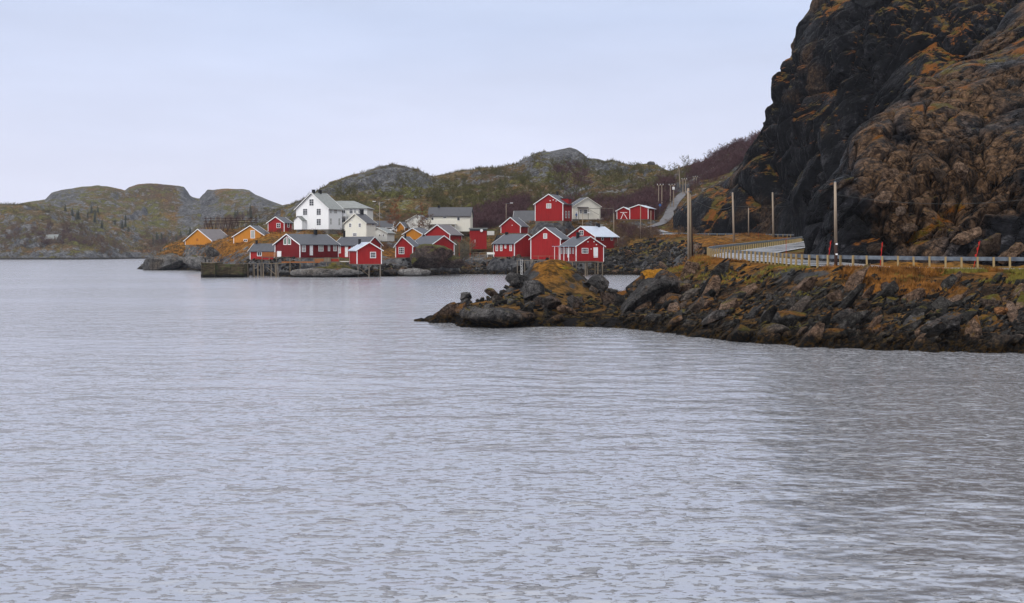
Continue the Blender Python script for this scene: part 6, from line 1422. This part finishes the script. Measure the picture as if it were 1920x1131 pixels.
def woody(seed, h, spread, lean=0.0, trunks=1, n1=9, n2=7, n3=6, th=.022, up=.55, start=.25):
    """returns trunk MB, twig MB: a leafless tree or bush about h high"""
    rnd = random.Random(seed); T_, W_ = MB(), MB()
    def spur(p, d, L, r, mbx, n=3): q = p+d*L; mid = p+d*L*.5+Vector((rnd.gauss(0, 1), rnd.gauss(0, 1), rnd.gauss(0, 1)))*L*.06; mbx.tube([p, mid, q], [r, r*.7, r*.3], n, cap=False); return mid, q
    for t_ in range(trunks):
        a0 = rnd.uniform(0, 6.28); d0 = Vector((math.cos(a0)*lean, math.sin(a0)*lean, 1)).normalized(); base = Vector((math.cos(a0), math.sin(a0), 0))*(.12*spread if trunks > 1 else 0)
        L0 = h*rnd.uniform(.72, .9); pts = [base]
        for k in range(1, 6): pts.append(base+d0*L0*k/5+Vector((rnd.gauss(0, 1), rnd.gauss(0, 1), 0))*L0*.015*k)
        T_.tube([pts[0]-Vector((0, 0, .4))]+pts, [th*h*.5, th*h*.45, th*h*.38, th*h*.3, th*h*.22, th*h*.15, th*h*.08], 6)
        for i in range(n1):
            f = start+(1-start)*(i+rnd.random())/n1; k = min(int(f*5), 4); p = pts[k].lerp(pts[k+1], f*5-k); a = rnd.uniform(0, 6.28); e = up+rnd.gauss(0, .15)+.35*f
            d = Vector((math.cos(a), math.sin(a), e)).normalized(); L = spread*(1-f*.55)*rnd.uniform(.6, 1.05)
            m1, q = spur(p, d, L, max(th*h*.12, .030), W_)
            for j in range(n2):
                g = rnd.uniform(.25, 1); pp = p+d*L*g; d2 = (d+Vector((rnd.gauss(0, 1), rnd.gauss(0, 1), rnd.gauss(.35, .7)))*.6).normalized(); L2 = L*rnd.uniform(.25, .5)
                _, q2 = spur(pp, d2, L2, max(th*h*.06, .024), W_)
                for l in range(n3):
                    g2 = rnd.uniform(.2, 1); d3 = (d2+Vector((rnd.gauss(0, 1), rnd.gauss(0, 1), rnd.gauss(.3, .7)))*.6).normalized(); spur(pp+d2*L2*g2, d3, L2*rnd.uniform(.3, .6), max(th*h*.035, .019), W_)
    return T_, W_
class Plant:
    def __init__(s, name, T_, W_, twig, bark='bark', crown='twigs'):
        s.name = name; s.t = None; s.crown = crown
        def me(m, mat, nm):
            x = bpy.data.meshes.new(nm); x.from_pydata(m.v, [], m.f); x.update(); x.materials.append(M[mat]); return x
        s.tm = me(T_, bark, 'trunk'); s.wm = me(W_, twig, crown)
    def put(s, px, D, sc, label, cat, group, rot=0, z=None, dz=-.1, tilt=0):
        x = (px-960)/F*D; z = ground(x, D) if z is None else z
        r = bpy.data.objects.new(s.name, None); SC.collection.objects.link(r); r.location = (x, D, z+dz); r.rotation_euler = (tilt, 0, rot); r.scale = (sc,)*3; tag(r, label, cat, group)
        for nm, me in (('trunk', s.tm), (s.crown, s.wm)): o = bpy.data.objects.new(nm, me); SC.collection.objects.link(o); o.parent = r
        return r
def build_thickets():
    shapes = []
    for k in range(6):
        T_, W_ = woody(400+k, 2.8, 1.7, .4, 3, 6, 4, 3, .040, .5, .12); v = np.array(W_.v+[tuple(x) for x in T_.v]); f = []
        for q in W_.f+[tuple(i+len(W_.v) for i in g) for g in T_.f]:
            for j in range(1, len(q)-1): f.append((q[0], q[j], q[j+1]))
        shapes.append((v, np.array(f)))
    def thicket(label, mat, n, boxes, s0, s1, seed, thr=-.25):
        r = np.random.default_rng(seed); P_ = []
        for (a, b_, d0, d1, wt) in boxes:
            px = r.uniform(a, b_, int(n*wt)); D = r.uniform(d0, d1, int(n*wt)); P_.append(np.stack([(px-960)/F*D, D], 1))
        P_ = np.concatenate(P_); q = fbm(np.stack([P_[:, 0]/11, P_[:, 1]/11, P_[:, 0]*0], 1), seed, 3); P_ = P_[q > thr]; Z = zs(P_); d, _ = near_path(P_[:, 0], P_[:, 1], RA); d2, _ = near_path(P_[:, 0], P_[:, 1], HA)
        parts = []
        for (x, y), z, e, e2 in zip(P_, Z, d, d2):
            if z < 1 or e < 4.2 or e2 < 2.5 or any(math.hypot(x-hx, y-hy) < rr+.8 for hx, hy, rr, hz in PADS): continue
            v, t = shapes[r.integers(6)]; s = r.uniform(s0, s1); parts.append(((v*np.array([s, s, s*r.uniform(.7, 1.1)]))@rotm(0, 0, r.uniform(0, 6.28)).T+np.array([x, y, z-.15]), t))
        o = merged('scrub_thicket', parts, mat); tag(o, label, 'scrub', kind='stuff')
    thicket('tangle of purple-brown leafless scrub on the slopes behind the village', 'twig_purple', 520, ((885, 985, 333, 400, 1.0), (1125, 1262, 326, 405, 1.2), (1010, 1150, 345, 400, .6), (1040, 1110, 480, 540, .15)), .8, 1.9, 1, -.4)
    thicket('dark reddish scrub covering the hillside left of the big cliff', 'twig_purple', 420, ((1292, 1432, 380, 478, 1.2),), .9, 1.9, 2, -.4)
    thicket('brown scrub on the low slopes and banks of the village', 'twig_brown', 260, ((1155, 1240, 276, 308, .7), (735, 830, 330, 385, .6), (640, 740, 330, 400, .5), (1240, 1340, 285, 330, .3), (1232, 1310, 318, 400, .5)), .35, 1.0, 3)
    thicket('rust-brown scrub in the valleys of the far shore', 'twig_brown', 300, ((10, 240, 735, 790, .8), (265, 480, 775, 950, 1.2)), 1.0, 2.4, 4)
    thicket('rusty scrub and brambles between the village houses', 'twig_rustdark', 420, ((425, 660, 285, 345, .5), (690, 900, 285, 335, .8), (900, 1165, 283, 325, .8), (690, 880, 268, 285, .25)), .25, .75, 6, .0)
    thicket('low olive scrub on the middle hillsides', 'twig_olive', 700, ((820, 1290, 385, 560, 1.2), (600, 820, 420, 560, .3)), .7, 2.1, 5, .05)
def build_plants():
    rnd = random.Random(77)
    purple = [Plant('scrub_bush', *woody(200+k, 3.2, 1.7, .35, 4, 7, 6, 5, .034, .5, .15), 'twig_purple') for k in range(4)]
    brown = [Plant('scrub_bush', *woody(220+k, 3.2, 1.6, .35, 4, 7, 6, 5, .030, .6, .15), 'twig_brown') for k in range(3)]
    birch = [Plant('bare_birch', *woody(240+k, 7.5, 2.4, .10, 1, 15, 8, 6, .024, .8, .22), 'twig_brown') for k in range(3)]
    rusty = [Plant('larch_tree', *woody(260+k, 10.5, 2.0, .0, 1, 38, 11, 8, .026, .15, .12), 'twig_rust') for k in range(2)]
    willow = Plant('grey_willow', *woody(280, 6.0, 2.6, .5, 8, 11, 8, 7, .022, .7, .1), 'twig_grey')
    # the rust-coloured trees behind the cabins
    rusty[0].put(741, 322, 1.08, 'tall narrow rust-coloured larch left of the bare birches, behind the tiny ochre shed', 'tree', None, .3)
    rusty[1].put(793, 318, .88, 'rust-tinted slender tree before the left end of the long white house', 'tree', None, 1.3)
    for px, D, s, lb in ((781, 314, .95, 'leftmost bare birch before the long white house'), (791, 308, .92, 'bare birch with forked pale trunk before the long white house'), (802, 309, 1.02, 'bare birch nearest the white balcony'), (770, 316, .75, 'small bare birch beside the yellow cabin roof'), (1112, 305, .85, 'bare tree before the pale gabled house on the terrace'), (675, 286, .55, 'slender bare tree between the cream house and the white wing')):
        rnd.choice(birch).put(px, D, s, lb, 'tree', None, rnd.uniform(0, 6))
    willow.put(866, 276, 1.12, 'large rounded grey-green willow thicket right of the blank red gable', 'bush', None)
    willow.put(852, 281, .8, 'smaller grey-green willow directly behind the blank red gable', 'bush', None, 2)
    def scatter(kinds, n, fp, s0, s1, label, group, cat='bush'):
        for _ in range(n):
            px, D = fp(); rnd.choice(kinds).put(px, D, rnd.uniform(s0, s1), label, cat, group, rnd.uniform(0, 6.28))
    U = rnd.uniform
    scatter(purple, 16, lambda: (U(885, 965), U(335, 385)), .8, 1.5, 'purple-brown leafless bush on the slope right of the long white house', 'purple bushes right of the white house')
    scatter(purple+brown, 20, lambda: (U(1125, 1262), U(330, 400)), .8, 1.6, 'leafless brownish bush in the scrub behind the red garages', 'bushes behind the red garages')
    scatter(brown+purple, 26, lambda: (U(1158, 1232), U(277, 306)), .45, .95, 'thin bare bush on the bank between the metal-roofed house and the far guardrail', 'bushes on the bank by the far guardrail')
    scatter(purple, 22, lambda: (U(1305, 1425), U(395, 470)), .9, 1.8, 'dark purple bush on the hillside beside the big cliff', 'purple bushes beside the big cliff')
    scatter(birch, 5, lambda: (U(1412, 1432), U(425, 440)), .55, .8, 'thin bare tree on the skyline where the big cliff begins', 'bare trees on the skyline by the cliff', 'tree')
    scatter(brown, 8, lambda: (U(1268, 1330), U(280, 300)), .4, .8, 'small brown bush at the left foot of the big cliff', 'brown bushes at the foot of the cliff')
    scatter(brown, 9, lambda: (U(1300, 1352), U(160, 230)), .25, .5, 'low brown bush on the slope behind the double pole', 'low bushes behind the double pole')
    scatter(purple+brown, 14, lambda: (U(1000, 1150), U(342, 385)), .7, 1.2, 'leafless bush on the hillside above the pale house', 'bushes above the pale house')
    scatter(brown, 8, lambda: (U(730, 830), U(330, 372)), .7, 1.2, 'brownish bush on the slope behind the larch', 'brown bushes behind the larch')
    scatter(purple, 12, lambda: (U(10, 235), U(735, 775)), 1.2, 2.3, 'hazy purple bush on the far shore left of the grey cabin valley', 'purple bushes on the far shore')
    scatter(purple+brown, 14, lambda: (U(270, 470), U(780, 930)), 1.4, 2.8, 'hazy purple bush in the valley between the far domes', 'purple bushes in the far valley')
    # spruces, far left
    T_, W_ = MB(), MB(); r2 = random.Random(5); T_.tube([(0, 0, -.5), (0, 0, 9.6)], [.18, .03], 6)
    for i in range(330):
        f = (i+r2.random())/330; z = .8+f*8.9; R_ = 2.5*(1-f)**.8*r2.uniform(.35, 1.15)+.1; a = r2.uniform(0, 6.28); c, s = math.cos(a), math.sin(a); w_ = .16+R_*.17
        p0 = Vector((0, 0, z+.1)); p1 = Vector((c*R_, s*R_, z-R_*.35)); n = Vector((-s, c, 0))*w_; m_ = p0.lerp(p1, .55)
        W_.add([p0, m_+n+Vector((0, 0, -.1)), p1, m_-n+Vector((0, 0, -.1)), m_+Vector((0, 0, .12))], [(0, 1, 4), (1, 2, 4), (2, 3, 4), (3, 0, 4), (0, 3, 1), (1, 3, 2)])
    sp_ = Plant('spruce_tree', T_, W_, 'needle', 'bark', 'crown')
    for lo, hi, d0, d1, n, s0, s1, wh_ in ((106, 196, 860, 960, 14, .5, 1.0, 'in the leftmost clump'), (205, 250, 900, 960, 5, .5, .9, 'in the second clump from the left'), (285, 365, 850, 960, 16, .5, 1.1, 'in the big clump left of the yellow houses'), (440, 475, 850, 930, 6, .7, 1.1, 'behind the drying racks')):
        for _ in range(n): sp_.put(U(lo, hi), U(d0, d1), U(s0, s1), 'dark spruce on the far hillside, '+wh_, 'tree', 'spruces on the far hillside', U(0, 6))
    # heath and tufts: uncountable
    def tufts(name, label, pts, size, blades, mat, flat=.6, seed=1):
        pts = np.array(pts); Z = zs(pts); keep = Z > .9; d, _ = near_path(pts[:, 0], pts[:, 1], RA); keep &= d > ROADW/2+.55
        d2, _ = near_path(pts[:, 0], pts[:, 1], HA); keep &= d2 > 3
        pts, Z, size = pts[keep], Z[keep], np.asarray(size)[keep]; n = len(pts); r = np.random.default_rng(seed); B = blades
        a = r.uniform(0, 2*PI, (n, B)); L = size[:, None]*r.uniform(.5, 1.1, (n, B)); el = r.uniform(flat*.5, 1.35, (n, B)); bx = pts[:, 0][:, None]+r.normal(0, .35, (n, B))*size[:, None]; by = pts[:, 1][:, None]+r.normal(0, .35, (n, B))*size[:, None]
        wd = L*.13; tip = np.stack([bx+np.cos(a)*np.cos(el)*L, by+np.sin(a)*np.cos(el)*L, Z[:, None]+np.sin(el)*L], -1); nx, ny = -np.sin(a), np.cos(a); z0 = np.broadcast_to(Z[:, None]-.08*size[:, None], bx.shape)
        b0 = np.stack([bx+nx*wd, by+ny*wd, z0], -1); b1 = np.stack([bx-nx*wd, by-ny*wd, z0], -1); b2 = np.stack([bx-np.cos(a)*wd, by-np.sin(a)*wd, z0], -1)
        V = np.stack([b0, b1, b2, tip], 2).reshape(-1, 3); k = np.arange(n*B)*4; T_ = np.concatenate([np.stack([k, k+1, k+3], 1), np.stack([k+1, k+2, k+3], 1), np.stack([k+2, k, k+3], 1)])
        o = merged(name, [(V, T_)], mat); tag(o, label, kind='stuff'); return o
    r = np.random.default_rng(3)
    def patch(n, lo, hi, d0, d1, sc=14, thr=.1, seed=3):
        px = r.uniform(lo, hi, n*4); D = np.exp(r.uniform(math.log(d0), math.log(d1), n*4)); X = (px-960)/F*D; q = fbm(np.stack([X/sc, D/sc, X*0], 1), seed, 3); m_ = q > thr; return np.stack([X[m_], D[m_]], 1)[:n]
    p = patch(9000, -60, 1330, 300, 960, 22, -.1, 3); sz = p[:, 1]/520*r.uniform(.6, 1.5, len(p)); tufts('heath', 'low dark heath growing over the hillsides', p, sz*1.2, 8, 'heath', .2)
    p = patch(5000, 240, 1330, 262, 420, 9, -.05, 6); tufts('dead_grass', 'tufts of dead golden grass round the village', p, r.uniform(.25, .7, len(p)), 6, 'drygrass', .5, 4)
    p = patch(2600, 285, 480, 292, 345, 9, -.3, 6); tufts('dead_grass', 'golden dead grass covering the headland below the yellow houses', p, r.uniform(.2, .5, len(p)), 7, 'goldgrass', .3, 14)
    def bankpts(n, seed, thr):
        px = r.uniform(1190, 2040, n); t = r.random(n)**.55; Ds = np.interp(px, [1180, 1290, 1430, 1560, 1750, 1960, 2100], [81, 74.5, 68, 65, 62.5, 60.8, 60]); De = np.interp(px, [1180, 1290, 1370, 1500, 1650, 1960, 2100], [116, 118, 110, 92, 79.5, 76, 75]); D = Ds+(De-Ds)*(.30+.70*t)
        X = (px-960)/F*D; q = fbm(np.stack([X/5, D/5, X*0], 1), seed, 3)+.9*(t-.55); m_ = q > thr; return np.stack([X[m_], D[m_]], 1)
    p = bankpts(18000, 21, .18); tufts('dead_grass', 'rust and gold dead grass on the upper bank by the near guardrail', p, r.uniform(.12, .42, len(p)), 9, 'drygrass', .1, 5)
    p = bankpts(9000, 27, .35); tufts('low_scrub', 'dark low scrub and moss on the bank by the near guardrail', p, r.uniform(.12, .38, len(p)), 8, 'moss_grass', .1, 6)
    p = patch(1600, 1160, 1182, 94, 106, 30, -2, 6); tufts('dead_grass', 'tuft of bright orange grass in the dip of the near spit', p, r.uniform(.15, .35, len(p)), 6, 'drygrass', .4, 7)
    p = patch(5000, 1215, 1500, 225, 285, 9, -.3, 6); tufts('dead_grass', 'rusty grass on the verge below the far guardrail', p, r.uniform(.2, .55, len(p)), 6, 'drygrass', .3, 8)
def step(f):
    t = time.time(); f(); print('%s %.1f' % (f.__name__, time.time()-t), flush=True)
for f in (build_houses, build_land, build_cliffs, build_water, build_roads, build_poles, build_piers, build_person, build_rocks, build_plants, build_thickets): step(f)
def build_haze():
    m = bpy.data.materials.new('haze'); m.use_nodes = True; nt = m.node_tree; nt.nodes.remove(nt.nodes['Principled BSDF'])
    v = nt.nodes.new('ShaderNodeVolumePrincipled'); v.inputs['Color'].default_value = (.80, .84, .95, 1); v.inputs['Density'].default_value = HAZE; v.inputs['Anisotropy'].default_value = .3
    nt.links.new(v.outputs[0], nt.nodes['Material Output'].inputs['Volume'])
    M['haze'] = m
    # the box encloses the camera and all ground
    o = MB().box(-9000, 12500, -60, 2300, -6, 330).build('haze', m); tag(o, 'thin pale haze in the air over the fjord', 'haze', kind='stuff')
HAZE = 0.00007
build_haze()
SC.cycles.volume_bounces = 1
